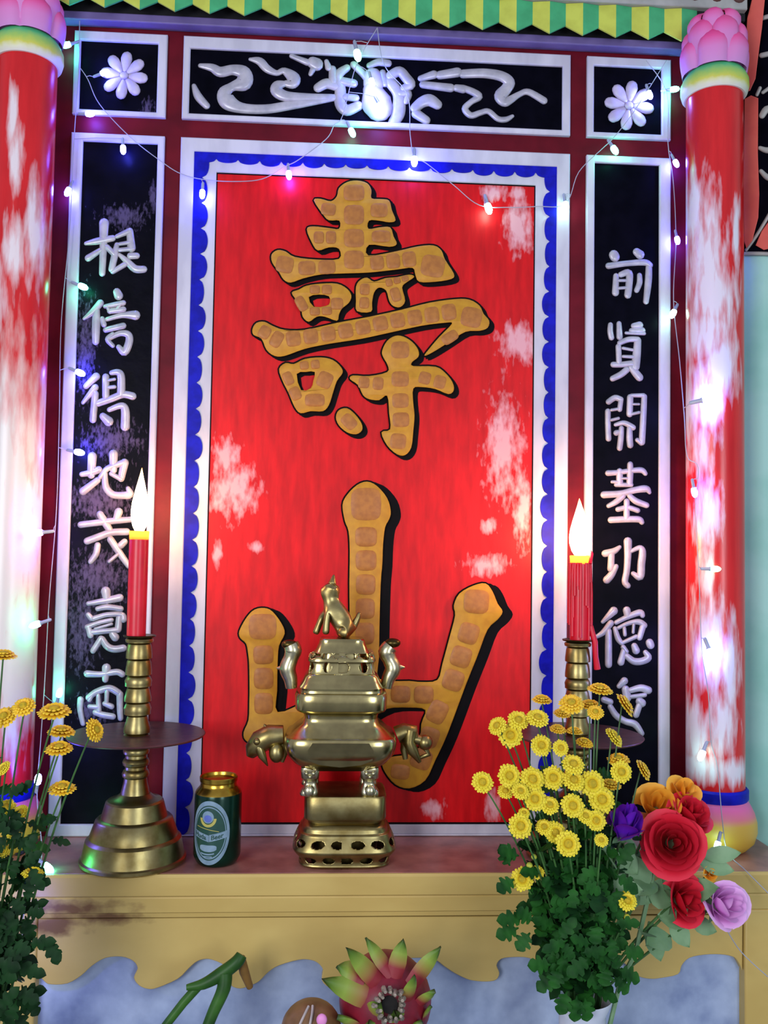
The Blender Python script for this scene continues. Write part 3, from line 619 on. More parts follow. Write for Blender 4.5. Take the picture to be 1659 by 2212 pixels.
z3 = crop(450, 350, 2.304); z4 = crop(450, 1000, 2.304)
shou = [([(640, 170), (650, 130), (690, 100), (740, 92), (790, 105), (812, 140), (812, 180), (860, 184), (900, 192), (914, 240), (932, 290), (900, 300), (850, 292), (800, 292), (797, 332), (850, 325), (905, 325), (922, 370), (938, 408), (900, 422), (800, 412), (797, 465), (930, 445), (1040, 420), (1120, 415), (1160, 440), (1178, 485), (1222, 555), (1210, 582), (1130, 596), (1050, 596), (1030, 560), (1016, 527), (940, 535), (800, 550), (660, 555), (560, 560), (470, 580), (410, 600), (375, 585), (350, 545), (318, 500), (315, 460), (345, 438), (385, 445), (430, 472), (540, 485), (650, 482), (650, 432), (600, 425), (545, 440), (515, 400), (490, 335), (520, 320), (600, 328), (650, 332), (652, 292), (600, 290), (570, 260), (525, 190), (560, 183), (610, 195)], []),
        ([(415, 650), (450, 635), (490, 615), (560, 605), (640, 605), (690, 630), (712, 665), (700, 700), (665, 730), (650, 760), (640, 790), (580, 770), (540, 770), (500, 795), (470, 770), (462, 730), (440, 690)], [[(500, 672), (550, 660), (600, 668), (605, 700), (585, 716), (525, 720)]]),
        ([(735, 620), (755, 588), (790, 575), (825, 595), (880, 578), (940, 572), (1000, 560), (1025, 572), (985, 600), (965, 625), (980, 690), (955, 722), (920, 716), (900, 690), (885, 640), (850, 625), (825, 650), (815, 700), (810, 745), (740, 742), (735, 690)], []),
        ([(220, 830), (240, 800), (280, 795), (320, 815), (380, 835), (480, 835), (640, 800), (800, 770), (960, 735), (1100, 700), (1230, 682), (1300, 685), (1350, 715), (1370, 755), (1398, 790), (1390, 825), (1350, 840), (1280, 845), (1200, 895), (1120, 945), (1075, 965), (1095, 935), (1150, 870), (1212, 805), (1180, 800), (1060, 815), (900, 850), (760, 880), (600, 905), (480, 930), (380, 965), (330, 965), (290, 935), (265, 880), (225, 860)], []),
        ([(352, 1030), (385, 1000), (425, 1005), (480, 980), (560, 972), (620, 985), (660, 1020), (668, 1050), (640, 1090), (620, 1150), (600, 1210), (570, 1240), (510, 1240), (460, 1250), (430, 1220), (400, 1150), (370, 1090)], [[(440, 1055), (485, 1045), (530, 1045), (522, 1090), (510, 1125), (462, 1135)]]),
        ([(635, 1270), (650, 1235), (690, 1225), (730, 1255), (762, 1300), (765, 1335), (735, 1355), (690, 1345), (650, 1310)], []),
        ([(865, 940), (890, 890), (930, 865), (970, 868), (1015, 895), (1045, 935), (1045, 970), (1015, 995), (1020, 1015), (1130, 1018), (1180, 1050), (1215, 1095), (1222, 1135), (1195, 1155), (1130, 1130), (1060, 1120), (1020, 1128), (1020, 1200), (1026, 1260), (1020, 1340), (1010, 1420), (980, 1458), (940, 1455), (890, 1410), (862, 1345), (905, 1330), (900, 1250), (890, 1163), (850, 1185), (800, 1180), (770, 1160), (745, 1110), (705, 1080), (720, 1062), (800, 1065), (890, 1045), (892, 1010), (870, 970)], [])]
inl = [[(725, 105, 120), (725, 200, 130)], [(725, 205, 120), (725, 320, 120)], [(725, 325, 120), (725, 540, 120)], [(800, 240, 90), (900, 240, 80)], [(640, 240, 80), (555, 230, 70)], [(640, 375, 80), (520, 375, 70)], [(805, 370, 75), (915, 370, 70)], [(330, 500, 100), (430, 520, 100)], [(440, 530, 85), (640, 520, 85)], [(800, 505, 85), (1040, 480, 95)], [(1050, 505, 140), (1185, 530, 120)],
       [(440, 665, 60), (485, 745, 60)], [(500, 635, 50), (620, 635, 60)], [(640, 670, 80), (640, 740, 70)], [(500, 745, 50), (620, 740, 50)], [(780, 600, 60), (775, 735, 60)], [(880, 605, 50), (1000, 575, 30)], [(920, 620, 60), (945, 700, 60)],
       [(250, 830, 70), (370, 900, 110)], [(380, 885, 95), (640, 850, 90), (900, 795, 90), (1240, 740, 100)], [(1250, 760, 130), (1370, 785, 110)], [(1245, 845, 70), (1160, 900, 60)],
       [(380, 1040, 60), (450, 1190, 70)], [(450, 1015, 50), (560, 1005, 60)], [(600, 1040, 100), (560, 1130, 90)], [(470, 1185, 80), (590, 1185, 80)], [(665, 1255, 80), (735, 1330, 80)],
       [(955, 880, 110), (955, 990, 130)], [(955, 1030, 110), (955, 1130, 120)], [(1040, 1065, 80), (1190, 1105, 90)], [(880, 1105, 90), (740, 1095, 70)], [(955, 1140, 110), (960, 1330, 110)], [(950, 1340, 120), (940, 1440, 90)]]
letter(pc, shou, z3, inl, 9, 8, 0.0125)
shan = [([(668, 210), (690, 160), (740, 110), (790, 93), (840, 115), (890, 175), (908, 240), (900, 280), (880, 320), (870, 400), (866, 500), (858, 600), (852, 800), (850, 960), (852, 1075), (1000, 1085), (1060, 1090), (1140, 1080), (1165, 1000), (1200, 870), (1228, 760), (1222, 710), (1250, 650), (1320, 610), (1380, 600), (1415, 640), (1440, 700), (1465, 740), (1440, 780), (1390, 830), (1340, 960), (1280, 1110), (1190, 1350), (1130, 1480), (1080, 1580), (1000, 1620), (930, 1600), (880, 1540), (865, 1490), (900, 1465), (1000, 1450), (1050, 1420), (1060, 1300), (1080, 1230), (1000, 1218), (880, 1226), (760, 1290), (640, 1350), (520, 1400), (430, 1430), (380, 1425), (330, 1422), (240, 1410), (185, 1380), (176, 1340), (200, 1280), (204, 1190), (205, 1100), (203, 1000), (198, 950), (188, 900), (158, 870), (155, 835), (190, 770), (230, 730), (280, 722), (320, 740), (365, 800), (380, 850), (352, 910), (345, 1000), (343, 1130), (345, 1240), (480, 1190), (600, 1130), (700, 1080), (706, 960), (704, 800), (702, 600), (704, 440), (698, 340), (680, 290)], [])]
inl2 = [[(785, 110, 190), (785, 300, 170)], [(785, 310, 130), (785, 425, 130), (785, 545, 120), (782, 665, 115), (780, 785, 115), (778, 1040, 110)], [(270, 740, 170), (270, 890, 160)], [(272, 900, 120), (275, 1010, 120), (275, 1260, 110)], [(250, 1330, 90), (370, 1370, 80)],
        [(1340, 620, 150), (1330, 760, 150)], [(1315, 790, 120), (1200, 1140, 125)], [(1170, 1180, 120), (1110, 1300, 110)], [(1120, 1310, 110), (1040, 1530, 130)], [(900, 1150, 100), (1130, 1155, 110)], [(900, 1530, 80), (1010, 1545, 100)]]
letter(pc, shan, z4, inl2, 20, 6, 0.0125)

# ------------------------------------------------------------------ tiled fringe and cornice at the top
fr = thing('fringe', 'pleated green and yellow fringe hanging above the lilac ledge', 'fringe', (0, -0.03, 1.29))
q = MB(); per = (0.4911 + 0.3825) / 16.0; k0 = -5
for k in range(k0, 18):
    xt = -0.3825 + per * k
    if xt > 0.50: continue
    zt, zp, zo = 1.2965 - 0.0004 * k, 1.3130 - 0.0004 * k, 1.345
    yf, yb = -0.0455, -0.041
    for (xa, za, ya, xb, zb, yb_, mi) in ((xt - per / 2, zp, yb, xt, zt, yf, 1), (xt, zt, yf, xt + per / 2, zp, yb, 0)):
        dy = 0.003
        vs = [(xa, ya, za), (xb, yb_, zb), (xb, yb_, zo), (xa, ya, zo), (xa, ya + dy, za), (xb, yb_ + dy, zb), (xb, yb_ + dy, zo), (xa, ya + dy, zo)]
        q.add(vs, [(0, 1, 2, 3), (5, 4, 7, 6), (0, 4, 5, 1), (3, 2, 6, 7), (0, 3, 7, 4), (1, 5, 6, 2)], None, mi)
q.build('pleated_tiles', [M['green'], M['yellowgreen']], fr, shade=False)
MB().box(-0.62, 0.60, -0.040, -0.0125, 1.332, 1.345).build('hanging_rail', M['dark'], fr, shade=False)
co = thing('cornice', 'grey cornice with brown lobes above the pleated fringe', 'cornice', (0, -0.03, 1.343))
MB().box(-0.62, 0.60, -0.05, -0.0005, 1.3455, 1.42).build('cornice_board', M['ivory'], co, bevel=0.002)
q = MB()
for k in range(26):
    x = 0.585 - k * 0.037
    q.ball((x, -0.050, 1.374), 0.0145, 14, 8, (0.95, 0.35, 1.25))
q.build('lobes', mat('brown_lobe_paint', rgb(92, 52, 44), 0.6, scale=30), co)


# ------------------------------------------------------------------ pillars
def pillar(label, cx, cy):
    P = thing('pillar', label, 'pillar', (cx, cy, 0))
    r = 0.0437
    MB().lathe([(0.093, r), (1.19, r)], (cx, cy, 0), 56).build('shaft', M['redcol'], P)
    zs = [(1.184, 0.0465), (1.188, 0.050), (1.197, 0.0525), (1.208, 0.0520), (1.218, 0.0475), (1.224, 0.043)]
    MB().lathe(zs, (cx, cy, 0), 56, t=[0, 0.12, 0.4, 0.65, 0.9, 1.0]).build('neck_ring', M['ring'], P)
    MB().lathe([(0.0765, 0.047), (0.079, 0.0488), (0.092, 0.0488), (0.095, 0.046)], (cx, cy, 0), 56).build('blue_band', M['blue'], P)
    bz = [(0.0, 0.040), (0.004, 0.046), (0.015, 0.0565), (0.03, 0.061), (0.045, 0.0605), (0.058, 0.057), (0.068, 0.052), (0.0765, 0.047)]
    MB().lathe(bz, (cx, cy, 0), 56, t=[z / 0.0765 for z, _ in bz]).build('base_bulb', M['bulb'], P)
    # lotus bud: inner body and three tiers of overlapping petals
    L = MB(); bodyp = [(1.222, 0.038), (1.235, 0.046), (1.255, 0.048), (1.28, 0.040), (1.305, 0.024), (1.322, 0.009), (1.333, 0.001)]
    L.lathe(bodyp, (cx, cy, 0), 40, t=[0.1, 0.3, 0.45, 0.6, 0.8, 0.95, 1.0])
    D = MB()
    for (n, ph, z0, z1, ra, wd, rt) in ((6, PI / 6, 1.272, 1.326, 0.040, 0.95, 0.010), (6, 0.0, 1.240, 1.308, 0.0475, 1.0, 0.022), (6, PI / 6, 1.221, 1.277, 0.0515, 1.02, 0.040)):
        for k in range(n):
            a0 = ph + 2 * PI * k / n - PI / 2 + 0.05; nu, nv = 9, 9; vs, ts = [], []
            for v in range(nv):
                tv = v / (nv - 1)
                hw = wd * PI / n * (1.0 if tv < 0.55 else math.sqrt(max(0.0, 1 - ((tv - 0.55) / 0.45) ** 2)))
                rr = (ra - 0.005) + 0.008 * math.sin(PI * (0.15 + 0.62 * tv)) if tv < 0.6 else (ra - 0.005) + 0.008 * math.sin(PI * (0.15 + 0.62 * tv)) - (ra - rt) * ((tv - 0.6) / 0.4) ** 2 * 0.75
                for u in range(nu):
                    tu = u / (nu - 1) * 2 - 1; a = a0 + tu * hw; rad = rr - 0.0085 * tu ** 4 * (1 if tv > 0.05 else 0.4)
                    vs.append((cx + rad * math.cos(a), cy + rad * math.sin(a), z0 + (z1 - z0) * tv)); ts.append(min(1, 0.05 + tv * 0.95))
            fs = [(v * nu + u, v * nu + u + 1, v * nu + nu + u + 1, v * nu + nu + u) for v in range(nv - 1) for u in range(nu - 1)]
            L.add(vs, fs, ts)
    L.build('lotus_bud', M['lotus'], P, auto=1.0)
    return P


pillar('white-streaked red pillar standing in front of the turquoise wall', 0.5371, -0.065)
pillar('red pillar with a broad bare white lower half beside the dark brass candlestick', -0.5450, -0.065)

# ------------------------------------------------------------------ painted panel on the turquoise wall
cpn = thing('painted_panel', 'coral framed black panel with ivory scrolls on the turquoise wall', 'panel', tuple(side(1625, 545)))
smp = lambda p, o: side(p[0], p[1], o)
MB().slab([(1604, -60), (1760, -60), (1760, 560), (1700, 552), (1640, 548), (1606, 546)], [], 0.0004, 0.004, mp=smp).build('board', M['black'], cpn, shade=False)
q = MB(); q.slab([(1608, 214), (1622, 206), (1638, 212), (1637, 330), (1640, 420), (1638, 470), (1625, 520), (1612, 536), (1607, 520), (1606, 400)], [], 0.003, 0.012, mp=smp, bevel=1)
q.slab([(1640, -30), (1654, -20), (1646, 60), (1638, 120), (1632, 170), (1620, 196), (1610, 200), (1604, 186), (1608, 150), (1610, 100), (1614, 40), (1624, 0)], [], 0.003, 0.016, mp=smp, bevel=1)
q.slab([(1632, 530), (1645, 500), (1659, 480), (1690, 440), (1690, 530), (1650, 540)], [], 0.003, 0.009, mp=smp, bevel=1)
q.build('coral_frame', M['coral'], cpn, shade=False)
q = MB()
for s in ([(1612, 540, 7), (1640, 500, 8), (1675, 440, 8)], [(1608, 548, 9), (1650, 548, 9), (1700, 552, 9)], [(1600, 210, 6), (1602, 380, 6), (1604, 545, 6)], [(1645, 120, 12), (1690, 110, 12)], [(1645, 40, 10), (1680, 30, 12)], [(1646, 250, 14), (1660, 235, 16), (1690, 250, 14)], [(1642, 320, 10), (1660, 325, 14), (1690, 318, 12)], [(1644, 370, 10), (1662, 385, 14), (1690, 380, 12)], [(1635, 205, 8), (1642, 190, 8)], [(1648, 200, 8), (1690, 170, 10)]):
    q.stroke(s, 0.005, 0.0036, mp=smp)
q.build('ivory_scroll', M['ivory'], cpn, auto=1.2)


# ------------------------------------------------------------------ candlesticks and candles
def zof(px, py, Y): return at(px, py, Y).z


def candlestick(label, cx, cy, k=1.0, lean=0.0):
    P = thing('candlestick', label, 'candlestick', (cx, cy, 0))
    ctr = (cx, cy, 0)
    base = [(0.0, 0.070), (0.003, 0.0745), (0.007, 0.0745), (0.009, 0.0715), (0.014, 0.0705), (0.033, 0.0668), (0.0355, 0.0640), (0.037, 0.0618), (0.040, 0.0612), (0.060, 0.0540), (0.0625, 0.0515), (0.064, 0.0465), (0.067, 0.0455), (0.085, 0.0405), (0.0875, 0.038), (0.089, 0.030), (0.092, 0.0255), (0.096, 0.0215)]
    MB().lathe(base, ctr, 64).build('base', M['brass2'], P, auto=0.5)
    st = [(0.095, 0.0205), (0.100, 0.0195), (0.112, 0.0168), (0.118, 0.0160), (0.120, 0.0185), (0.124, 0.0192), (0.1285, 0.0175), (0.1305, 0.0152), (0.134, 0.0150), (0.1365, 0.0180), (0.1405, 0.0190), (0.1445, 0.0175), (0.1465, 0.0152), (0.150, 0.0150), (0.1525, 0.0178), (0.1565, 0.0186), (0.160, 0.0172), (0.162, 0.0152), (0.166, 0.0165), (0.176, 0.0180)]
    MB().lathe(st, ctr, 40).build('lower_stem', M['brass2'], P, auto=0.6)
    ds = [(0.1755, 0.018), (0.1765, 0.060), (0.1775, 0.0955), (0.1795, 0.0972), (0.1805, 0.0962), (0.1795, 0.060), (0.1790, 0.018)]
    MB().lathe(ds, ctr, 72).build('drip_dish', M['dish'], P, auto=0.6)
    up = [(0.179, 0.0185)]
    z = 0.181
    for (hh, rb, rt, kind) in ((0.026, 0.0185, 0.0150, 'flare'), (0.0185, 0.0186, 0.0175, 'ring'), (0.0215, 0.0190, 0.0165, 'flare'), (0.0165, 0.0186, 0.0175, 'ring'), (0.0235, 0.0186, 0.0172, 'drum'), (0.023, 0.0186, 0.0172, 'drum'), (0.008, 0.0195, 0.0190, 'ring')):
        up += [(z, rb - 0.0035), (z + 0.0015, rb), (z + hh * 0.3, rb), (z + hh * 0.55, (rb + rt) / 2 if kind != 'ring' else rb + 0.0006), (z + hh * 0.8, rt), (z + hh - 0.0015, rt - 0.001), (z + hh, rt - 0.0035)]
        z += hh
    MB().lathe(up, ctr, 40).build('upper_stem', M['brass2'], P, auto=0.6)
    MB().lathe([(z, 0.018), (z + 0.001, 0.0225), (z + 0.003, 0.0232), (z + 0.0035, 0.0222), (z + 0.0025, 0.015)], ctr, 40).build('candle_cup', M['dark_brass'], P, auto=0.6)
    return P, z + 0.003


def candle(label, cx, cy, z0, z1, rad, fh, fw, drip=False, tilt=0.0):
    P = thing('candle', label, 'candle', (cx, cy, z0))
    prof = [(z0, rad * 0.98), (z0 + (z1 - z0) * 0.5, rad), (z1 - 0.0125, rad * 1.0), (z1 - 0.0115, rad * 0.9), (z1 - 0.0115, rad * 0.3)]
    MB().lathe([(z1 - 0.0125, rad), (z1 - 0.006, rad * 1.01), (z1 - 0.001, rad * 1.04), (z1, rad * 1.0)], (cx, cy, 0), 36, cap=False).build('wax_rim', M['rim'], P)
    vs = MB().lathe(prof, (cx, cy, 0), 36)
    rng = random.Random(3)
    if drip:
        for k in range(26):
            a = rng.uniform(0, 2 * PI); l = rng.uniform(0.03, 0.13); w = rng.uniform(0.0018, 0.003)
            x, y = cx + math.cos(a) * rad, cy + math.sin(a) * rad
            vs.tube([(x, y, z1 - 0.011), (x + math.cos(a) * 0.001, y + math.sin(a) * 0.001, z1 - l * 0.5), (x + math.cos(a) * 0.0008, y + math.sin(a) * 0.0008, max(z0, z1 - l))], [w * 0.7, w, w * 1.1], 7)
        pts = [(cx + rad * 0.9, cy - rad * 0.6, z0 + 0.022), (cx + rad * 1.3, cy - rad * 0.7, z0 - 0.002), (cx + rad * 1.42, cy - rad * 0.6, z0 - 0.024), (cx + rad * 1.62, cy - rad * 0.5, z0 - 0.042)]
        vs.tube(pts, [0.004, 0.0048, 0.0042, 0.0052], 8)
        vs.tube([(cx + rad * 0.75, cy - rad * 0.8, z1 - 0.012), (cx + rad * 0.95, cy - rad * 0.4, z1 + 0.003), (cx + rad * 1.05, cy, z1 + 0.006)], [0.003, 0.004, 0.002], 8)
    vs.build('wax_body', M['wax'], P, auto=0.9)
    MB().tube([(cx, cy, z1 - 0.012), (cx + 0.0004, cy, z1 - 0.002), (cx + 0.0008, cy, z1 + 0.004)], 0.0009, 6).build('wick', M['wick'], P)
    fp = [(0.0, 0.05), (0.05, 0.45), (0.14, 0.78), (0.26, 0.97), (0.36, 1.0), (0.48, 0.90), (0.62, 0.68), (0.76, 0.42), (0.88, 0.2), (0.96, 0.07), (1.0, 0.0)]
    q = MB(); sg = 24; vs_, fs_, ts_ = [], [], []
    for k, (t, r) in enumerate(fp):
        for i in range(sg):
            a = 2 * PI * i / sg; vs_.append((cx + r * fw * math.cos(a) + tilt * t * t, cy + r * fw * math.sin(a), z1 - 0.006 + (fh + 0.006) * t)); ts_.append(t)
    for k in range(len(fp) - 1):
        for i in range(sg): fs_.append((k * sg + i, k * sg + (i + 1) % sg, k * sg + sg + (i + 1) % sg, k * sg + sg + i))
    q.add(vs_, fs_, ts_).build('flame', M['flame'], P)
    return P


YC = -0.118
cb = at(281, 1872, YC)
_, zc = candlestick('tall brass candlestick with a dark drip dish beside the beer can', -0.3385, YC)
zt = zof(296, 1147, YC)
candle('lit smooth red candle on the candlestick beside the beer can', -0.3435, YC, zc - 0.001, zt, 0.0138, zof(300, 1010, YC) - zt, 0.0128, False, 0.001)
YR = -0.105
xr = at(1243, 1500, YR).x
P2, zc2 = candlestick('tall brass candlestick mostly hidden behind the large yellow bouquet', xr + 0.003, YR)
zt2 = zof(1252, 1200, YR)
candle('lit red candle with dripping wax above the large yellow bouquet', at(1253, 1300, YR).x, YR, zc2 - 0.001, zt2, 0.0152, zof(1246, 1076, YR) - zt2, 0.0165, True, -0.002)


# ------------------------------------------------------------------ censer on its stand
def sq(cx, cy, z, hx, hy, n=6.0, seg=48):
    out = []
    for i in range(seg):
        a = 2 * PI * (i + 0.5) / seg; cc, ss = math.cos(a), math.sin(a)
        out.append((cx + math.copysign(abs(cc) ** (2 / n), cc) * hx, cy + math.copysign(abs(ss) ** (2 / n), ss) * hy, z))
    return out


def rsq(q, cx, cy, prof, n=6.0, ratio=0.82, mi=0, cap=True):
    q.sections([sq(cx, cy, z, r, r * ratio, n) for z, r in prof], mi, cap); return q


CY = -0.106
k3 = crop(500, 1200, 3.072)
def cz(y): p = k3([(740, y)])[0]; return at(p[0], p[1], CY).z
cxs = at(*k3([(748, 1900)])[0], CY).x
st = thing('burner_stand', 'brass stand with a pierced rounded foot under the incense burner', 'stand', (cxs, CY, 0))
q = MB()
rs = 0.80
def pierced(name, parent, cx, cy, prof, n, ratio, rows, m, seg=360, th=0.0025):
    q = MB(); P = smooth(prof, 8); vs, fs = [], []; unit = []
    dense = sq(0, 0, 0, 1, ratio, n, 1440); acc = [0.0]
    for i in range(1, 1441): acc.append(acc[-1] + math.hypot(dense[i % 1440][0] - dense[i - 1][0], dense[i % 1440][1] - dense[i - 1][1]))
    st_ = next(i for i in range(1440) if dense[i][1] < 0 and dense[i][0] >= 0 and dense[i - 1][0] < 0); j = 0
    for u in range(seg):
        tgt = (u / seg * acc[-1] + acc[st_]) % acc[-1]; j = min(range(1440), key=lambda a: abs(acc[a] - tgt)) if u == 0 else j
        while acc[(j + 1) % 1440 if j < 1439 else 0] < tgt and j < 1439: j += 1
        if acc[j] > tgt + 0.02: j = 0
        unit.append(dense[j % 1440])
    for z, r in P: vs += [(cx + a[0] * r, cy + a[1] * r, z) for a in unit]
    for v in range(len(P) - 1):
        for u in range(seg):
            zc = (P[v][0] + P[v + 1][0]) / 2; r = (P[v][1] + P[v + 1][1]) / 2; hole = False
            for (z0, hz, cnt, ha, ph) in rows:
                f = ((u + 0.5) / seg * cnt + ph) % 1.0; d = min(f, 1 - f) / cnt * acc[-1] * r
                if (d / ha) ** 2 + ((zc - z0) / hz) ** 2 < 1: hole = True
            if not hole: fs.append((v * seg + u, v * seg + (u + 1) % seg, (v + 1) * seg + (u + 1) % seg, (v + 1) * seg + u))
    q.add(vs, fs); o = q.build(name, m, parent, auto=1.0)
    md = o.modifiers.new('wall', 'SOLIDIFY'); md.thickness = th; md.offset = -1
    return o
pierced('pierced_foot', st, cxs, CY, [(0.0, 0.0620), (0.003, 0.0655), (0.006, 0.0650), (0.012, 0.0660), (0.020, 0.0725), (0.024, 0.0745), (0.028, 0.0735), (0.036, 0.0700), (0.043, 0.0665), (0.046, 0.0650), (0.048, 0.0620), (0.053, 0.0605), (0.057, 0.0570), (0.060, 0.0500), (0.0605, 0.030)], 4.5, rs, [(0.035, 0.0050, 16, 0.0092, 0.5), (0.0125, 0.0048, 16, 0.0085, 0.0)], M['brass2'])
q = MB(); rsq(q, cxs, CY, [(0.002, 0.048), (0.058, 0.046)], 4.5, rs); q.build('inner_core', M['dark_brass'], st)
q = MB(); rsq(q, cxs, CY, [(0.0585, 0.047), (0.0600, 0.0510), (0.064, 0.0525), (0.0655, 0.0575), (0.068, 0.0590), (0.0965, 0.0590), (0.099, 0.0575), (0.0995, 0.054), (0.0995, 0.02)], 7, rs)
q.build('upper_block', M['brass2'], st, auto=0.6)

zS = 0.0995
cxb = at(*k3([(722, 1200)])[0], CY).x
ib = thing('incense_burner', 'square brass incense burner with a lion on its pierced lid', 'censer', (cxb, CY, zS))
Zb, Zw, Zsh, Zn, Zr0, Zr1, Zl0, Zl1 = [cz(y) for y in (1395, 1215, 1120, 1055, 1005, 890, 865, 790)]
q = MB()
rsq(q, cxb, CY, [(Zb, 0.040), (Zb + 0.002, 0.052), (Zb + 0.013, 0.067), (Zw - 0.014, 0.0775), (Zw - 0.002, 0.0805), (Zw + 0.006, 0.0805), (Zw + 0.010, 0.0785), (Zw + 0.0125, 0.073), (Zsh, 0.0640), (Zsh + 0.006, 0.0560), (Zn, 0.0530), (Zn + 0.006, 0.0545), (Zr0 - 0.003, 0.0570), (Zr0, 0.0640), (Zr0 + 0.003, 0.0662), (Zr1 - 0.004, 0.0668), (Zr1, 0.0650), (Zr1 + 0.001, 0.0600), (Zl0, 0.0590)], 5.5, 0.82)
q.build('body', M['brass'], ib, auto=0.6)
q = MB()                                              # shield-shaped boss on the front belly
bf = [(0, 0.0), (0.030, 0.004), (0.045, 0.011), (0.046, 0.026), (0.04, 0.036)]
outl = [(-x, z) for x, z in bf[::-1]] + bf[1:]
fz = lambda z: CY - 0.82 * (0.0650 + (0.0805 - 0.0650) * min(1, max(0, (z - Zb - 0.010) / (Zw - Zb - 0.012))) ** 0.8)
vs = [(cxb + x, fz(Zb + 0.010 + z) - 0.0012, Zb + 0.010 + z) for x, z in outl] + [(cxb + x, fz(Zb + 0.010 + z) + 0.004, Zb + 0.010 + z) for x, z in outl]; n = len(outl)
q.add(vs, [tuple(range(n))] + [(i, (i + 1) % n, n + (i + 1) % n, n + i) for i in range(n)])
q.build('belly_shield', M['brass'], ib)
for sx in (-1, 1):
    for sy in (-1, 1):
        lx, ly = cxb + sx * 0.0425, CY + sy * 0.030
        q = MB(); zz = lambda f: zS + (Zb + 0.006 - zS) * f
        q.sections([sq(lx + sx * dx, ly, zz(f), r, r, 4, 20) for f, r, dx in ((0.0, 0.0125, 0.001), (0.05, 0.0135, 0.001), (0.16, 0.0128, 0.0005), (0.30, 0.0098, -0.001), (0.40, 0.0082, -0.001), (0.50, 0.0085, -0.001), (0.58, 0.0105, 0), (0.63, 0.0128, 0), (0.90, 0.0138, 0.0), (1.0, 0.0132, 0))])
        q.ball((lx + sx * 0.001, ly - 0.0105, zz(0.17)), 0.007, 10, 8, (1.2, 0.8, 1.3))
        for (ex, ez) in ((-0.005, 0.82), (0.005, 0.82), (0, 0.7)): q.ball((lx + ex, ly - 0.0132, zz(ez)), 0.0032, 8, 6)
        q.tube([(lx - 0.008, ly - 0.0125, zz(0.93)), (lx, ly - 0.0145, zz(0.90)), (lx + 0.008, ly - 0.0125, zz(0.93))], 0.002, 6)
        q.build('leg', M['brasslight'], ib, auto=0.9)
# lid
ld = MB(); Zc0, Zc1 = cz(770), cz(640); Zm0, Zm1 = cz(692), cz(655); Zt1 = cz(545)
rsq(ld, cxb, CY, [(Zl0 - 0.001, 0.0600), (Zl0 + 0.002, 0.0605), (Zl0 + 0.006, 0.0580), (Zl1 - 0.006, 0.0555), (Zl1, 0.0535), (Zc0, 0.0500), (Zc0 + 0.002, 0.046), (Zc0 + 0.002, 0.036), (Zl0 - 0.001, 0.036), (Zl0 - 0.001, 0.0600)], 5.5, 0.82, 0, False)
rsq(ld, cxb, CY, [(Zc1 + 0.001, 0.0400), (Zc1 + 0.003, 0.0385), (Zt1 - 0.006, 0.0335), (Zt1 - 0.002, 0.0330), (Zt1, 0.0310), (Zt1, 0.012)], 5.5, 0.82)
rsq(ld, cxb, CY, [(Zc0 - 0.004, 0.033), (Zc1 + 0.003, 0.027)], 5.5, 0.82)
lid = ld.build('lid', M['brass'], ib, auto=0.6)
pierced('pierced_dome', lid, cxb, CY, [(Zc0 + 0.001, 0.0495), (Zc0 + 0.004, 0.0485), ((Zc0 + Zm0) / 2, 0.0475), (Zm0 - 0.001, 0.0470), (Zm0 + 0.001, 0.0492), (Zm1 - 0.001, 0.0478), (Zm1 + 0.001, 0.0448), (Zc1 - 0.004, 0.0425), (Zc1 + 0.002, 0.0400)], 5.5, 0.82, [((Zc0 + Zm0) / 2 + 0.002, 0.0075, 12, 0.0058, 0.0), ((Zm1 + Zc1) / 2, 0.0048, 16, 0.0072, 0.5)], M['brass'])
# seated lion on the lid
def skin(name, parent, verts, edges, rads, m, sub=2):
    me = bpy.data.meshes.new(name); off = wloc(parent)
    me.from_pydata([Vector(v) - off for v in verts], edges, [])
    o = bpy.data.objects.new(name, me); COL.objects.link(o); o.parent = parent
    md = o.modifiers.new('skin', 'SKIN'); md.use_smooth_shade = True
    for i, r in enumerate(rads):
        sv = me.skin_vertices[0].data[i]; sv.radius = (r, r); sv.use_root = (i == 0)
    sb = o.modifiers.new('sub', 'SUBSURF'); sb.levels = sub; sb.render_levels = sub
    me.materials.append(m)
    return o


def lp(x, y, dy=0.0): p = k3([(x, y)])[0]; return at(p[0], p[1], CY + dy)
LV = [lp(770, 490), lp(740, 430), lp(690, 360), lp(655, 300), lp(650, 245), lp(610, 245), lp(590, 250),      # rump, back, chest, neck, head, muzzle, nose
      lp(700, 500, -0.014), lp(745, 515, -0.016), lp(700, 500, 0.014), lp(745, 515, 0.016),                          # hind legs
      lp(640, 380, -0.010), lp(630, 450, -0.011), lp(625, 528, -0.011), lp(605, 400, 0.010), lp(580, 460, 0.010), lp(555, 525, 0.010),   # forelegs
      lp(810, 470), lp(840, 410), lp(850, 375), lp(668, 190), lp(680, 125), lp(715, 245, 0.008), lp(690, 210, -0.008)]
LE = [(0, 1), (1, 2), (2, 3), (3, 4), (4, 5), (5, 6), (0, 8), (8, 7), (0, 10), (10, 9), (2, 11), (11, 12), (12, 13), (2, 14), (14, 15), (15, 16), (0, 17), (17, 18), (18, 19), (4, 20), (20, 21), (4, 22), (4, 23)]
LR = [x * 1.3 for x in [0.0135, 0.0125, 0.0105, 0.0085, 0.0110, 0.0075, 0.005, 0.0055, 0.008, 0.0055, 0.008, 0.0045, 0.004, 0.0045, 0.0045, 0.004, 0.0045, 0.005, 0.0035, 0.002, 0.0055, 0.001, 0.005, 0.0045]]
skin('lion_finial', lid, LV, LE, LR, M['brass2'])
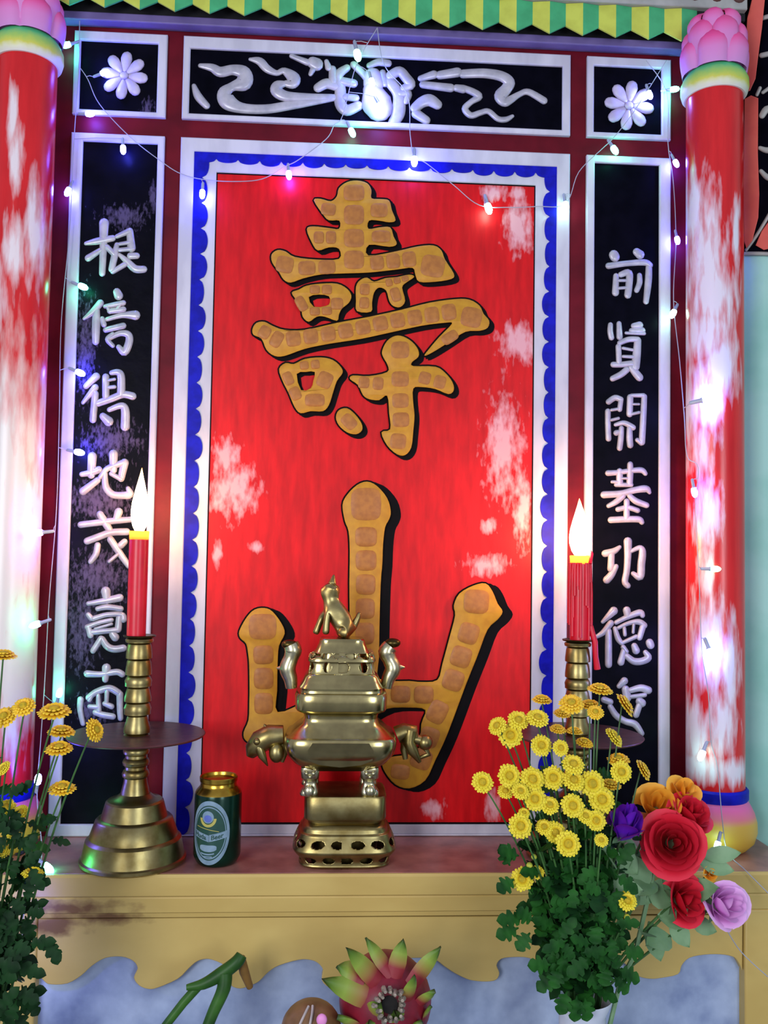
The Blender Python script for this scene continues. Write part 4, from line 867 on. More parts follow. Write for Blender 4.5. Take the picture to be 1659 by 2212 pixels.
# upright dolphin-tail ears on the rim
for pts in ([(398, 880, .006), (392, 820, .0075), (372, 750, .0090), (395, 680, .0080), (410, 630, .0095), (395, 590, .0085)], [(1030, 880, .006), (1040, 820, .0075), (1072, 750, .0090), (1050, 690, .0080), (1030, 640, .0095), (1055, 600, .0085)]):
    q = MB(); P = [lp(a, b) for a, b, _ in pts]; q.tube([tuple(p) for p in smooth([tuple(p) for p in P], 4)], [1.35 * x for i in range(len(pts) - 1) for x in [pts[i][2] + (pts[i + 1][2] - pts[i][2]) * t / 4 for t in range(4)]] + [pts[-1][2] * 1.35], 12)
    sgn = -1 if pts[0][0] < 700 else 1
    tip = lp(300, 748) if sgn < 0 else lp(1150, 742); md_ = lp(372, 745) if sgn < 0 else lp(1075, 742)
    q.tube([tuple(md_), tuple((md_ + tip) / 2), tuple(tip)], [0.0085, 0.0055, 0.001], 10)
    h = q.build('handle', M['brasslight'], ib, auto=1.0)
    q = MB(); e = lp(385, 590) if sgn < 0 else lp(1070, 580); q.ball(tuple(e), 0.0095, 12, 8, (1.25, 0.9, 0.75)); q.build('handle_knob', M['dark_brass'], h)
# beast-mask side grips
for sgn, cpts in ((-1, [(340, 1180), (230, 1200), (140, 1270), (120, 1320)]), (1, [(1100, 1180), (1180, 1190), (1260, 1220), (1300, 1230)])):
    q = MB()
    if sgn < 0:
        q.tube([tuple(lp(345, 1190)), tuple(lp(260, 1195)), tuple(lp(190, 1235)), tuple(lp(140, 1290)), tuple(lp(125, 1335))], [0.014, 0.0165, 0.017, 0.0125, 0.006], 14)
        q.tube([tuple(lp(180, 1265, -0.008)), tuple(lp(205, 1330, -0.012)), tuple(lp(240, 1395, -0.006))], [0.0075, 0.006, 0.001], 10)
        q.ball(tuple(lp(300, 1310, -0.008)), 0.0115, 14, 10, (1, 0.8, 1.25)); q.tube([tuple(lp(330, 1250)), tuple(lp(350, 1310)), tuple(lp(335, 1370))], [0.008, 0.006, 0.003], 8)
        q.ball(tuple(lp(170, 1235, -0.014)), 0.0055, 10, 8); q.tube([tuple(lp(250, 1190)), tuple(lp(235, 1140)), tuple(lp(215, 1120))], [0.006, 0.004, 0.001], 8)
    else:
        q.tube([tuple(lp(1095, 1190)), tuple(lp(1150, 1165)), tuple(lp(1195, 1170)), tuple(lp(1200, 1210))], [0.013, 0.012, 0.012, 0.010], 12)
        q.tube([tuple(lp(1190, 1160, -0.004)), tuple(lp(1175, 1240, -0.006)), tuple(lp(1200, 1290, -0.008)), tuple(lp(1250, 1370, -0.004))], [0.010, 0.009, 0.0085, 0.003], 12)
        q.tube([tuple(lp(1160, 1200)), tuple(lp(1145, 1290)), tuple(lp(1155, 1350))], [0.008, 0.006, 0.004], 10)
        q.tube([tuple(lp(1200, 1215)), tuple(lp(1245, 1225)), tuple(lp(1285, 1235))], [0.008, 0.0075, 0.008], 10); q.ball(tuple(lp(1285, 1240)), 0.0115, 14, 10)
        q.tube([tuple(lp(1280, 1270)), tuple(lp(1310, 1320)), tuple(lp(1240, 1345))], [0.005, 0.004, 0.003], 8)
    q.build('side_grip', M['brass2'], ib, auto=1.0)

# ------------------------------------------------------------------ beer can
KY = -0.123
kc = at(468, 1862, KY); kx = kc.x
kr = 0.0335; kh = zof(468, 1709, KY) - 0.0
can = thing('beer_can', 'dark green and gold beer can with an oval label', 'can', (kx, KY, 0))
MB().lathe([(0.0, 0.0245), (0.001, 0.027), (0.004, 0.0295), (0.010, kr - 0.001), (0.014, kr), (kh - 0.004, kr), (kh, kr - 0.0008)], (kx, KY, 0), 64).build('can_body', M['can'], can, auto=0.7)
MB().lathe([(kh - 0.0005, kr - 0.0006), (kh + 0.003, kr - 0.0022), (kh + 0.0075, kr - 0.0062), (kh + 0.010, kr - 0.0078), (kh + 0.014, kr - 0.0080), (kh + 0.0155, kr - 0.0068), (kh + 0.021, kr - 0.0064), (kh + 0.0222, kr - 0.0072), (kh + 0.0215, kr - 0.0085), (kh + 0.0175, kr - 0.0095), (kh + 0.0175, 0.004)], (kx, KY, 0), 64).build('can_lid', M['cangold'], can, auto=0.6)
TH0 = -PI / 2 - 0.24
LZ = zof(460, 1800, KY - kr)
def cyl(u, v, o=0.0003):
    a = TH0 + u / kr; return (kx + (kr + o) * math.cos(a), KY + (kr + o) * math.sin(a), LZ + v)
def patch(q, fn, mi, o, nu=28, nv=6):                 # fn(s,t) -> (u,v)
    vs = [cyl(*fn(i / nu, j / nv), o) for i in range(nu + 1) for j in range(nv + 1)]
    q.add(vs, [(i * (nv + 1) + j, (i + 1) * (nv + 1) + j, (i + 1) * (nv + 1) + j + 1, i * (nv + 1) + j + 1) for i in range(nu) for j in range(nv)], None, mi)
A_, B_ = 0.0295, 0.0440
ell = lambda f0, f1, du=0, dv=0, a=A_, b=B_: (lambda s, t: (du + a * (f0 + (f1 - f0) * t) * math.cos(2 * PI * s), dv + b * (f0 + (f1 - f0) * t) * math.sin(2 * PI * s)))
q = MB()
patch(q, ell(0.0, 1.0), 1, 0.0002, 48, 6); patch(q, ell(0.86, 1.0), 0, 0.0004, 64, 3); patch(q, ell(0.78, 0.82), 0, 0.0004, 64, 2)
patch(q, ell(0, 1, -0.002, 0.0215, 0.0085, 0.0085), 0, 0.0004, 32, 3); patch(q, ell(0, 1, -0.002, 0.0195, 0.0056, 0.0050), 2, 0.0006, 28, 3)
arc = lambda s, t: (-0.002 + (0.0085 + 0.0038 * t) * math.cos(PI * (1.0 + s)), 0.020 + (0.0085 + 0.0038 * t) * math.sin(PI * (1.0 + s)))
patch(q, arc, 3, 0.0004, 28, 2)
patch(q, lambda s, t: (-0.0245 + 0.0245 * s, -0.002 - 0.006 * s + 0.009 * (t - 0.5)), 0, 0.00045, 12, 2)
patch(q, lambda s, t: (0.0005 + 0.026 * s, -0.0075 + 0.006 * s + 0.0095 * (t - 0.5)), 0, 0.00045, 12, 2)
patch(q, lambda s, t: (-0.0125 + 0.0225 * s + (0.0012 if 0 < t < 1 else 0) * (2 * s - 1), -0.0205 + (t - 0.5) * 0.0090 * (1 - 0.35 * abs(2 * s - 1) ** 4) - 0.001 * math.sin(PI * s)), 0, 0.0005, 16, 6)
patch(q, lambda s, t: (-0.012 + 0.020 * s, -0.0290 + 0.0015 * math.cos(PI * (s - 0.5)) * -1 + 0.0018 * t), 0, 0.0004, 14, 1)
patch(q, lambda s, t: (-0.009 + 0.014 * s, -0.0335 + 0.0015 * t), 0, 0.0004, 14, 1)
patch(q, lambda s, t: (-0.020 + 0.034 * s, 0.0075 - 0.006 * s + 0.0009 * t), 3, 0.0004, 14, 1)
q.build('oval_label', [M['label'], M['labelgreen'], M['labelblue'], M['labelgold']], can)
# wording on the two ribbons of the label
def word(txt, u0, v0, size, slope):
    cu = bpy.data.curves.new('lettering', 'FONT'); cu.body = txt; cu.size = size; cu.resolution_u = 3; cu.offset = size * 0.02
    to = bpy.data.objects.new('lettering', cu); COL.objects.link(to)
    dg = bpy.context.evaluated_depsgraph_get(); me = bpy.data.meshes.new_from_object(to.evaluated_get(dg))
    COL.objects.unlink(to); bpy.data.objects.remove(to)
    bm = bmesh.new(); bm.from_mesh(me); bmesh.ops.triangulate(bm, faces=bm.faces)
    q = MB(); q.add([cyl(u0 + v.co.x, v0 + v.co.y + slope * v.co.x, 0.0008) for v in bm.verts], [tuple(v.index for v in f.verts) for f in bm.faces]); bm.free(); bpy.data.meshes.remove(me)
    return q
t1 = word('Huda', -0.0230, -0.0052, 0.0088, -0.24); t2 = word('Beer', 0.0030, -0.0098, 0.0090, 0.23)
t1.add(t2.v, t2.f); t1.build('lettering', M['labelgreen'], can, shade=False)


# ------------------------------------------------------------------ flowers
ORD = ['', 'first', 'second', 'third', 'fourth', 'fifth', 'sixth', 'seventh', 'eighth', 'ninth', 'tenth']


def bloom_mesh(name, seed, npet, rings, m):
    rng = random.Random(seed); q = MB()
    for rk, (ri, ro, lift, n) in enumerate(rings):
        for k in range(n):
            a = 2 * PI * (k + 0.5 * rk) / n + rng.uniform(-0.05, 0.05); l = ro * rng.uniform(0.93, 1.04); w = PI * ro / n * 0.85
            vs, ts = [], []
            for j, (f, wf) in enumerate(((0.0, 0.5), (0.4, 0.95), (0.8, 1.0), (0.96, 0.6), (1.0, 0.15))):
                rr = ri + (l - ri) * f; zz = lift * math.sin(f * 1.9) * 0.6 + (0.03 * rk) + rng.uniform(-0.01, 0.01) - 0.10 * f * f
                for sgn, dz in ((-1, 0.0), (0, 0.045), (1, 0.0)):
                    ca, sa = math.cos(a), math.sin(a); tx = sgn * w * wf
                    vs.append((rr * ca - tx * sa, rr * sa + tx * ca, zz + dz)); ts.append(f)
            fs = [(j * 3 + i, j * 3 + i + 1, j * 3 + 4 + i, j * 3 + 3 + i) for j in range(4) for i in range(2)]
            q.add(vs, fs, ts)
    # green calyx beneath
    q.lathe([(-0.22, 0.08), (-0.16, 0.26), (-0.06, 0.34), (0.0, 0.2)], (0, 0, 0), 14, mi=1)
    me_o = q.build(name, [m, M['stem']]); me = me_o.data; COL.objects.unlink(me_o); bpy.data.objects.remove(me_o)
    return me


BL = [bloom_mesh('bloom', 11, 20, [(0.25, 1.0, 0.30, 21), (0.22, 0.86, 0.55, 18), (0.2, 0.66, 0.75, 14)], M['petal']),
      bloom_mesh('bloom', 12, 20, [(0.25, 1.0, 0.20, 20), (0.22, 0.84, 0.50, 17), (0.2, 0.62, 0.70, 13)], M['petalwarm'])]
q = MB(); q.ball((0, 0, 0.28), 0.34, 16, 8, (1, 1, 0.55)); _o = q.build('flower_centre', M['disc']); DISC = _o.data; COL.objects.unlink(_o); bpy.data.objects.remove(_o)
q = MB(); q.ball((0, 0, 0.2), 0.9, 12, 8, (1, 1, 0.9)); q.lathe([(-0.6, 0.2), (-0.4, 0.7), (0.0, 0.95), (0.2, 0.8)], (0, 0, 0), 12, mi=1); _o = q.build('bud', [M['bud'], M['stem']]); BUD = _o.data; COL.objects.unlink(_o); bpy.data.objects.remove(_o)


def leaf_into(q, base, dirv, nrm, L, Wd, lobes=True, droop=0.4, mi=0):
    """a lobed chrysanthemum leaf with a midrib crease"""
    d = Vector(dirv).normalized(); n = Vector(nrm); n = (n - d * n.dot(d)).normalized(); s = d.cross(n)
    prof = [(0.0, 0.05), (0.15, 0.10), (0.22, 0.42), (0.33, 0.50), (0.38, 0.28), (0.48, 0.62), (0.60, 0.66), (0.64, 0.34), (0.76, 0.48), (0.86, 0.40), (0.94, 0.22), (1.0, 0.02)] if lobes else [(0.0, 0.04), (0.12, 0.25), (0.3, 0.48), (0.5, 0.55), (0.7, 0.45), (0.88, 0.22), (1.0, 0.01)]
    vs = []
    for f, w in prof:
        c = Vector(base) + d * (L * f) - n * (droop * L * f * f)
        for sg in (-1, 0, 1): vs.append(c + s * (sg * w * Wd) + n * (0.10 * Wd * abs(sg)))
    k = len(prof); q.add(vs, [(j * 3 + i, j * 3 + i + 1, j * 3 + 4 + i, j * 3 + 3 + i) for j in range(k - 1) for i in range(2)], None, mi)


def flower(label, group, pos, face, rad, foot, mouth, bend, kind, nleaf, rng, leaf_lo=0.0, leaf_hi=0.6, leaf_size=0.03):
    T = thing('chrysanthemum', label, 'flower', foot, group)
    foot = Vector(foot); pos = Vector(pos); face = Vector(face).normalized()
    off = pos - foot
    me = BUD if kind == 2 else BL[kind]
    b = bpy.data.objects.new('bloom' if kind != 2 else 'bud', me); COL.objects.link(b); b.parent = T; b.location = off
    b.rotation_euler = (face.to_track_quat('Z', 'Y').to_matrix() @ Matrix.Rotation(rng.uniform(0, 6), 3, 'Z')).to_euler(); b.scale = (rad,) * 3
    if kind != 2:
        c_ = bpy.data.objects.new('flower_centre', DISC); COL.objects.link(c_); c_.parent = b
    mo = Vector((mouth[0], mouth[1], mouth[2])); hd = Vector((pos.x - mo.x, pos.y - mo.y, 0)); mo = mo + hd.normalized() * min(0.026, hd.length * 0.25) * rng.uniform(0.5, 1.0) + Vector((0, 0, -0.004))
    up_ = pos - mo; ctrl = mo + Vector((up_.x * 0.35, up_.y * 0.45, up_.z * 0.6)) + bend
    end = pos - face * rad * 0.2
    pts = []
    for i in range(13):
        t = i / 12; pts.append(mo * (1 - t) ** 2 + ctrl * 2 * t * (1 - t) + end * t * t)
    q = MB(); q.tube([foot] + pts, [0.0019] + [0.0019 - 0.0009 * i / 12 for i in range(13)], 6); q.build('stem', M['stem'], T)
    if nleaf:
        q = MB()
        for k in range(nleaf):
            f = leaf_lo + (leaf_hi - leaf_lo) * (k + rng.random()) / nleaf; i = min(11, int(f * 12)); p = pts[i].lerp(pts[i + 1], f * 12 - i)
            a = rng.uniform(0, 2 * PI); dv = Vector((math.cos(a), math.sin(a) * 0.9 - 0.25, rng.uniform(-0.3, 0.7)))
            leaf_into(q, p, dv, (rng.uniform(-.3, .3), -0.5, 0.85), leaf_size * rng.uniform(0.75, 1.25), leaf_size * rng.uniform(0.55, 0.75), True, rng.uniform(0.1, 0.6))
        q.build('foliage', M['leaf'] if rng.random() < 0.6 else M['leafdark'], T)
    return T


def vase(label, cx, cy, ztop, r=0.037):
    P = thing('vase', label, 'vase', (cx, cy, -0.32)); h = ztop + 0.32
    pr_ = [(0, 0.035), (0.004, 0.038), (h * 0.3, 0.046), (h * 0.55, 0.042), (h * 0.78, 0.029), (h * 0.90, 0.029), (h * 0.985, r), (h, r), (h * 0.985, r - 0.003), (h * 0.90, 0.0255), (h * 0.6, 0.036), (0.02, 0.034)]
    MB().lathe([(z - 0.32, rr) for z, rr in pr_], (cx, cy, 0), 44, cap=False).build('vase_body', M['vase'], P)
    MB().lathe([(-0.316, 0.0), (-0.3155, 0.0365)], (cx, cy, 0), 44, cap=False).build('vase_bottom', M['vase'], P)
    return P


VY = -0.30
vm = at(1258, 2150, VY)
vase('white ceramic vase holding the large yellow bouquet', vm.x, VY, vm.z)
zb_ = crop(1000, 1450, 2.517)
spec = [(430, 160, 50, 'u', 1), (590, 180, 62, 'm', 1), (690, 190, 56, 'u', 1), (745, 105, 62, 'u', 1), (875, 185, 64, 'r', 1), (540, 232, 44, 'u', 1), (720, 225, 42, 'm', 1), (190, 300, 50, 'l', 0), (300, 270, 55, 'm', 0), (405, 260, 58, 'm', 0), (258, 350, 62, 'f', 0), (515, 318, 42, 'u', 1), (605, 330, 42, 'u', 1),
        (425, 405, 55, 'f', 0), (530, 418, 42, 'f', 0), (815, 365, 56, 'r', 0), (845, 485, 56, 'u', 1), (858, 548, 56, 'f', 0), (975, 540, 56, 'r', 1), (598, 510, 58, 'm', 0), (105, 605, 55, 'f', 0), (250, 570, 60, 'f', 0), (375, 590, 64, 'f', 0), (490, 580, 60, 'f', 0), (600, 595, 58, 'm', 0), (700, 612, 66, 'f', 0), (802, 622, 54, 'u', 1),
        (232, 655, 42, 'm', 0), (312, 655, 45, 'm', 0), (390, 695, 60, 'f', 0), (470, 732, 50, 'm', 0), (595, 732, 60, 'f', 0), (752, 700, 68, 'f', 0), (665, 790, 44, 'm', 0), (722, 812, 52, 'f', 0), (310, 842, 62, 'f', 0), (332, 772, 30, 'm', 0), (442, 850, 44, 'm', 0), (500, 878, 55, 'f', 0), (570, 938, 64, 'f', 0), (322, 1130, 58, 'f', 0), (402, 1095, 38, 'm', 0), (890, 1250, 52, 'm', 0), (660, 392, 44, 'u', 1), (752, 920, 36, 'm', 0),
        (362, 1058, 22, 'b', 2), (386, 1012, 20, 'b', 2), (565, 1115, 20, 'b', 2), (890, 1340, 24, 'b', 2), (620, 1220, 16, 'b', 2), (688, 1228, 16, 'b', 2)]
spec.sort(key=lambda s: s[1])
flw = [s for s in spec if s[4] != 2]; buds = [s for s in spec if s[4] == 2]
lab = {}
i = 0; row = 1
while i < len(flw):
    n = min(8, len(flw) - i); grp = sorted(flw[i:i + n], key=lambda s: s[0])
    for k, s in enumerate(grp): lab[s] = 'yellow chrysanthemum in the white vase, %s from left in the %s row down' % (ORD[k + 1], ORD[row])
    i += n; row += 1
for k, s in enumerate(sorted(buds, key=lambda s: s[0])): lab[s] = 'small closed yellow chrysanthemum bud in the white vase, %s bud from the left' % ORD[k + 1]
rng = random.Random(21)
FD = {'u': (0.0, -0.25, 0.95), 'm': (-0.05, -0.70, 0.70), 'f': (-0.05, -0.93, 0.36), 'r': (0.72, -0.40, 0.60), 'l': (-0.5, -0.6, 0.6), 'b': (0, -0.5, 0.85)}
for idx, s in enumerate(spec):
    (px, py), = zb_([s[:2]])
    depth = -0.30 - 0.075 * max(0, min(1, (s[1] - 150) / 850)) + (0.05 if s[3] in 'ur' else 0) + rng.uniform(-0.012, 0.012)
    if s[1] > 1000: depth = -0.345
    p = at(px, py, depth); sc1 = (p - CAMPOS).dot(FW) / F
    fc = Vector(FD[s[3]]) + Vector((rng.uniform(-.12, .12), rng.uniform(-.1, .1), rng.uniform(-.1, .1)))
    a = rng.uniform(0, 2 * PI); rr = 0.012 * math.sqrt(rng.random()); foot = (vm.x + rr * math.cos(a), VY + rr * math.sin(a), vm.z - 0.14)
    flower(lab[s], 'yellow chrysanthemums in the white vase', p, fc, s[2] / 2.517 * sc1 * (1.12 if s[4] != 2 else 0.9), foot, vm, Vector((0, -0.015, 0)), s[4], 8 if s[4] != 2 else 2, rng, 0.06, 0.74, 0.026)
# collar of leaves hanging over the vase mouth
def leaf_clump(name, label, pts, m, group=None, parentless=True, size=0.04):
    T = thing(name, label, 'leaves', tuple(pts[0][0]), group); q = MB()
    for (b, dv, L, Wd) in pts: leaf_into(q, b, dv, (0, -0.8, 0.6), L, Wd, True, 0.25)
    q.build('leaf_spray', m, T); return T
pts = []
for k in range(130):
    px, py = rng.uniform(1175, 1345), rng.uniform(1870, 2105)
    xc = 1258 + (px - 1258) * (0.55 + 0.45 * (2150 - py) / 270)
    p = at(xc, py, -0.345 + rng.uniform(-0.02, 0.03)); a = rng.uniform(-PI, PI)
    pts.append((p, Vector((math.cos(a), -0.3, math.sin(a) * 0.9)), 0.027 * rng.uniform(0.8, 1.3), 0.015 * rng.uniform(0.8, 1.2)))
for (px, py, dx, dz, L) in ((1190, 2085, -1, 0.15, .04), (1200, 2105, -0.8, -0.5, .04), (1225, 2140, -0.4, -1, .04), (1245, 2150, -0.1, -1, .042), (1262, 2155, 0.15, -1, .038), (1335, 2095, 1, -0.35, .04), (1325, 2110, 0.7, -0.6, .035), (1345, 2060, 0.9, 0.2, .035), (1130, 1985, -1, 0.1, .045), (1120, 2005, -1, -0.2, .04), (1150, 1990, -0.7, 0.6, .035), (1145, 2015, -0.6, -0.6, .035), (1100, 1870, -0.3, 0.8, .04), (1120, 1850, -0.6, 0.3, .04), (1110, 1900, -0.5, -0.2, .035)):
    pts.append((at(px, py, -0.35), Vector((dx, -0.25, dz)), L * 0.72, 0.017))
leaf_clump('chrysanthemum_leaves', 'dense dark green leaves around the mouth of the white vase', pts, M['leaf'])

# bouquet at the edge, before the other pillar
LYv = -0.33
vl = at(-50, 2270, LYv)
vase('white vase at the picture edge below the smaller yellow bouquet', vl.x, LYv, vl.z)
za_ = crop(0, 1450, 2.902)
left = [(150, 225, 80, 'm', 1, 'broad round yellow chrysanthemum before the pillar, tallest of the full blooms'), (340, 262, 112, 'u', 1, 'widest yellow chrysanthemum, tilted before the pale panel border'), (30, 290, 85, 'm', 1, 'yellow chrysanthemum cut by the picture edge, under a flat bloom'), (590, 370, 82, 'R', 1, 'yellow chrysanthemum turned on edge in front of the drip dish'), (385, 388, 95, 'U', 1, 'flat yellow chrysanthemum seen from the side beside the drip dish'), (370, 492, 95, 'u', 1, 'yellow chrysanthemum just below the level of the drip dish'), (390, 742, 92, 'u', 1, 'yellow chrysanthemum alone against the foot of the dark panel'),
        (40, 860, 70, 'm', 0, 'shaded yellow chrysanthemum by the edge above a darker pair'), (130, 890, 62, 'm', 0, 'shaded yellow chrysanthemum beside the blue lamp on the pale border'), (90, 1000, 60, 'l', 0, 'dim yellow chrysanthemum above the green lamp'), (205, 1275, 75, 'U', 0, 'yellow chrysanthemum lying level with the ledge by the green lamp'), (20, -90, 90, 'U', 1, 'highest yellow chrysanthemum, flat before the white part of the pillar'), (20, 1130, 52, 'm', 0, 'lowest dim yellow chrysanthemum at the picture edge'), (30, 610, 55, 'l', 0, 'small yellow chrysanthemum over the red foot of the pillar')]
FD.update({'U': (0.1, -0.12, 0.98), 'R': (0.86, -0.40, 0.35)})
for s in left:
    (px, py), = za_([s[:2]]); depth = -0.34 + rng.uniform(-0.02, 0.02)
    p = at(px, py, depth); sc1 = (p - CAMPOS).dot(FW) / F
    a = rng.uniform(0, 2 * PI); rr = 0.012 * math.sqrt(rng.random()); foot = (vl.x + rr * math.cos(a), LYv + rr * math.sin(a), vl.z - 0.14)
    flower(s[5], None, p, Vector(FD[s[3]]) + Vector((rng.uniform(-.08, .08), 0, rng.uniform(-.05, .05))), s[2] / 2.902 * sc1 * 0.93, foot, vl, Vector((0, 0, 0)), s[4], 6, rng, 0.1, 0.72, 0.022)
pts = []
for k in range(70):
    px, py = rng.uniform(-60, 70), rng.uniform(1700, 2120); p = at(px - (60 if py > 1900 else 0) * rng.random(), py, -0.36 + rng.uniform(-0.02, 0.02)); a = rng.uniform(-PI, PI)
    pts.append((p, Vector((math.cos(a), -0.2, math.sin(a))), 0.028 * rng.uniform(0.7, 1.2), 0.012))
for k in range(60):
    px, py = rng.uniform(-50, 62), rng.uniform(1930, 2215); p = at(px, py, -0.37 + rng.uniform(-0.02, 0.03)); a = rng.uniform(-PI, PI)
    pts.append((p, Vector((math.cos(a), -0.2, math.sin(a))), 0.030 * rng.uniform(0.7, 1.2), 0.014))
for (px, py, dx, dz, L) in ((90, 2030, 0.6, -0.5, .05), (110, 2030, 0.35, -1, .045), (60, 2040, 0.8, 0.2, .05), (20, 2080, 0.9, -0.2, .06), (0, 2050, 0.8, 0.1, .06), (40, 2090, 0.8, -0.1, .05)):
    pts.append((at(px, py, -0.37), Vector((dx, -0.2, dz)), L * 0.65, 0.013))
leaf_clump('chrysanthemum_leaves', 'dark green leaves at the picture edge under the smaller yellow bouquet', pts, M['leafdark'])


# silk roses
def rose(label, px, py, Y, rpx, face, m, turns=3, stem_to=None, leafn=2, cup=0.75, sub='rose', squash=(1, 1, 1), petals=None):
    p = at(px, py, Y); sc1 = (p - CAMPOS).dot(FW) / F; R = rpx * sc1
    foot = Vector(stem_to) if stem_to else Vector((vm.x, VY, vm.z - 0.14))
    T = thing(sub, label, 'flower', tuple(foot))
    fq = Vector(face).normalized().to_track_quat('Z', 'Y').to_matrix(); rr = random.Random(int(px * 7 + py))
    q = MB(); tot = petals or 14
    for k in range(tot):
        f = k / (tot - 1); rad = R * (0.16 + 0.80 * f ** 0.85); h = R * (1.05 - 0.55 * f); a0 = k * 2.3998 + rr.uniform(-.2, .2); span = 1.15 if f > 0.3 else 1.7; nu, nv = 9, 7; vs, ts = [], []
        for v in range(nv):
            tv = v / (nv - 1)
            for u in range(nu):
                tu = u / (nu - 1) * 2 - 1
                edge = math.sqrt(max(0, 1 - 0.75 * tu * tu)) ; zz = -R * 0.45 * (1 - f * 0.2) + (h + R * 0.35) * tv * edge
                flare = (0.25 + 0.75 * math.sin(min(1, tv * 1.3) * PI / 2)) * rad + (R * 0.28 * f * max(0, tv - 0.6) / 0.4) * (1 + 0.15 * math.sin(3 * tu + k))
                a = a0 + tu * span * (0.75 + 0.25 * tv) * (1 if f > 0.2 else 0.9)
                fl = flare * (1 - 0.06 * tu * tu)
                lp_ = Vector((fl * math.cos(a) * squash[0], fl * math.sin(a) * squash[1], (zz - (R * 0.22 * f * max(0, tv - 0.7) / 0.3)) * squash[2])); vs.append(p + fq @ lp_); ts.append(min(1, 0.15 + 0.55 * tv + 0.3 * f))
        q.add(vs, [(v * nu + u, v * nu + u + 1, v * nu + nu + u + 1, v * nu + nu + u) for v in range(nv - 1) for u in range(nu - 1)], ts)
    q.build('bloom', M[m], T, auto=1.5)
    n = fq @ Vector((0, 0, 1)); b0 = p - n * R * 0.45
    q = MB(); q.ball(tuple(b0), R * 0.28, 12, 8)
    for k in range(5):
        a = k * 2 * PI / 5; dv = fq @ Vector((math.cos(a), math.sin(a), 0.25)); leaf_into(q, b0, dv, n, R * 0.9, R * 0.28, False, 0.1)
    q.build('calyx', M['paleleaf'], T)
    ctrl = b0 - n * R * 1.6; mo = Vector((vm.x + 0.022, vm.y + (0.006 if px > 1450 else -0.004), vm.z - 0.004)); ctrl = mo.lerp(b0, 0.55) + Vector((-0.03, 0, -0.01)); P = [b0 * (1 - t) ** 2 + ctrl * 2 * t * (1 - t) + mo * t * t for t in [i / 12 for i in range(13)]] + [foot]
    MB().tube(P, 0.0018, 7).build('stem', M['stem'], T)
    if leafn:
        q = MB()
        for k in range(leafn):
            i = 2 + k * 2; dv = Vector((rr.uniform(-1, 1), -0.5, rr.uniform(-0.2, 0.7))); leaf_into(q, P[i], dv, (0, -0.7, 0.7), 0.045, 0.03, False, 0.3)
        q.build('leaf', M['paleleaf'], T)
    return T


rose('largest red silk rose, facing the camera beside the purple one', 1452, 1822, -0.30, 62, (-0.2, -0.9, 0.35), 'rose_red', petals=16)
rose('red silk rose partly behind the largest red one', 1490, 1762, -0.275, 44, (0.25, -0.6, 0.7), 'rose_red', petals=12)
rose('lower red silk rose beside the pink one', 1476, 1945, -0.305, 48, (0.35, -0.85, 0.25), 'rose_red', petals=12)
rose('pale pink silk rose above the apron', 1562, 1955, -0.30, 54, (0.35, -0.75, 0.35), 'rose_pink', petals=14, squash=(1.05, 0.85, 0.9))
rose('purple silk rose with a pale base beside the yellow flowers', 1350, 1790, -0.325, 50, (0.05, -0.45, 0.85), 'rose_purple', petals=12, squash=(0.72, 0.72, 1.5))
rose('orange silk rose with open petals behind the red ones', 1420, 1745, -0.262, 46, (-0.1, -0.75, 0.65), 'rose_orange', petals=8, squash=(1.1, 1.0, 1.2))
rose('orange silk rose nearest the blue band of the pillar', 1478, 1712, -0.255, 34, (0.2, -0.6, 0.8), 'rose_orange', petals=7)
rose('tiny orange silk rosebud among leaves over the pink rose', 1534, 1888, -0.29, 15, (0.1, -0.8, 0.5), 'rose_orange', petals=8, leafn=1)
pts = []
for (px, py, dx, dz, L, Wd) in ((1310, 1915, 1, 0.1, .05, .03), (1345, 1905, 0.8, -0.4, .045, .03), (1395, 1920, 0.8, -0.2, .04, .034), (1430, 1895, 0.6, -0.5, .045, .03), (1515, 1850, 0.9, 0.2, .05, .02), (1510, 1865, 1, -0.1, .045, .02), (1330, 1835, 0.6, -0.6, .04, .026), (1372, 1850, 0.2, -0.9, .045, .03), (1445, 1985, 0.4, -0.5, .04, .024), (1490, 1990, 0.8, -0.2, .035, .02), (1400, 1990, 0.3, -0.9, .05, .026)):
    pts.append((at(px, py, -0.285), Vector((dx, -0.3, dz)), L, Wd))
T = thing('rose_leaves', 'pale green silk leaves among the red and pink roses', 'leaves', tuple(pts[0][0])); q = MB()
for (b, dv, L, Wd) in pts: leaf_into(q, b, dv, (0, -0.9, 0.4), L, Wd, False, 0.25)
q.tube([tuple(at(1420, 1850, -0.28)), tuple(at(1395, 1960, -0.292)), tuple(at(1372, 2060, -0.298)), tuple(at(1340, 2120, -0.3)), (vm.x + 0.02, VY, vm.z - 0.10)], 0.003, 7)
q.build('leaf_spray', M['paleleaf'], T)

# ------------------------------------------------------------------ fruit and stalks at the foot
dp = at(832, 2160, -0.27); dr = 0.062
df = thing('dragon_fruit', 'red dragon fruit with green tipped scales below the incense burner', 'fruit', tuple(dp))
fdir = Vector((0.02, -0.93, 0.36)).normalized(); fm = fdir.to_track_quat('Z', 'Y').to_matrix()
q = MB(); q.ball(tuple(dp), dr, 32, 20, (0.95, 0.95, 1.05), fm); q.build('fruit_body', M['dragon'], df)
d_crop = crop(350, 1900, 2.37)
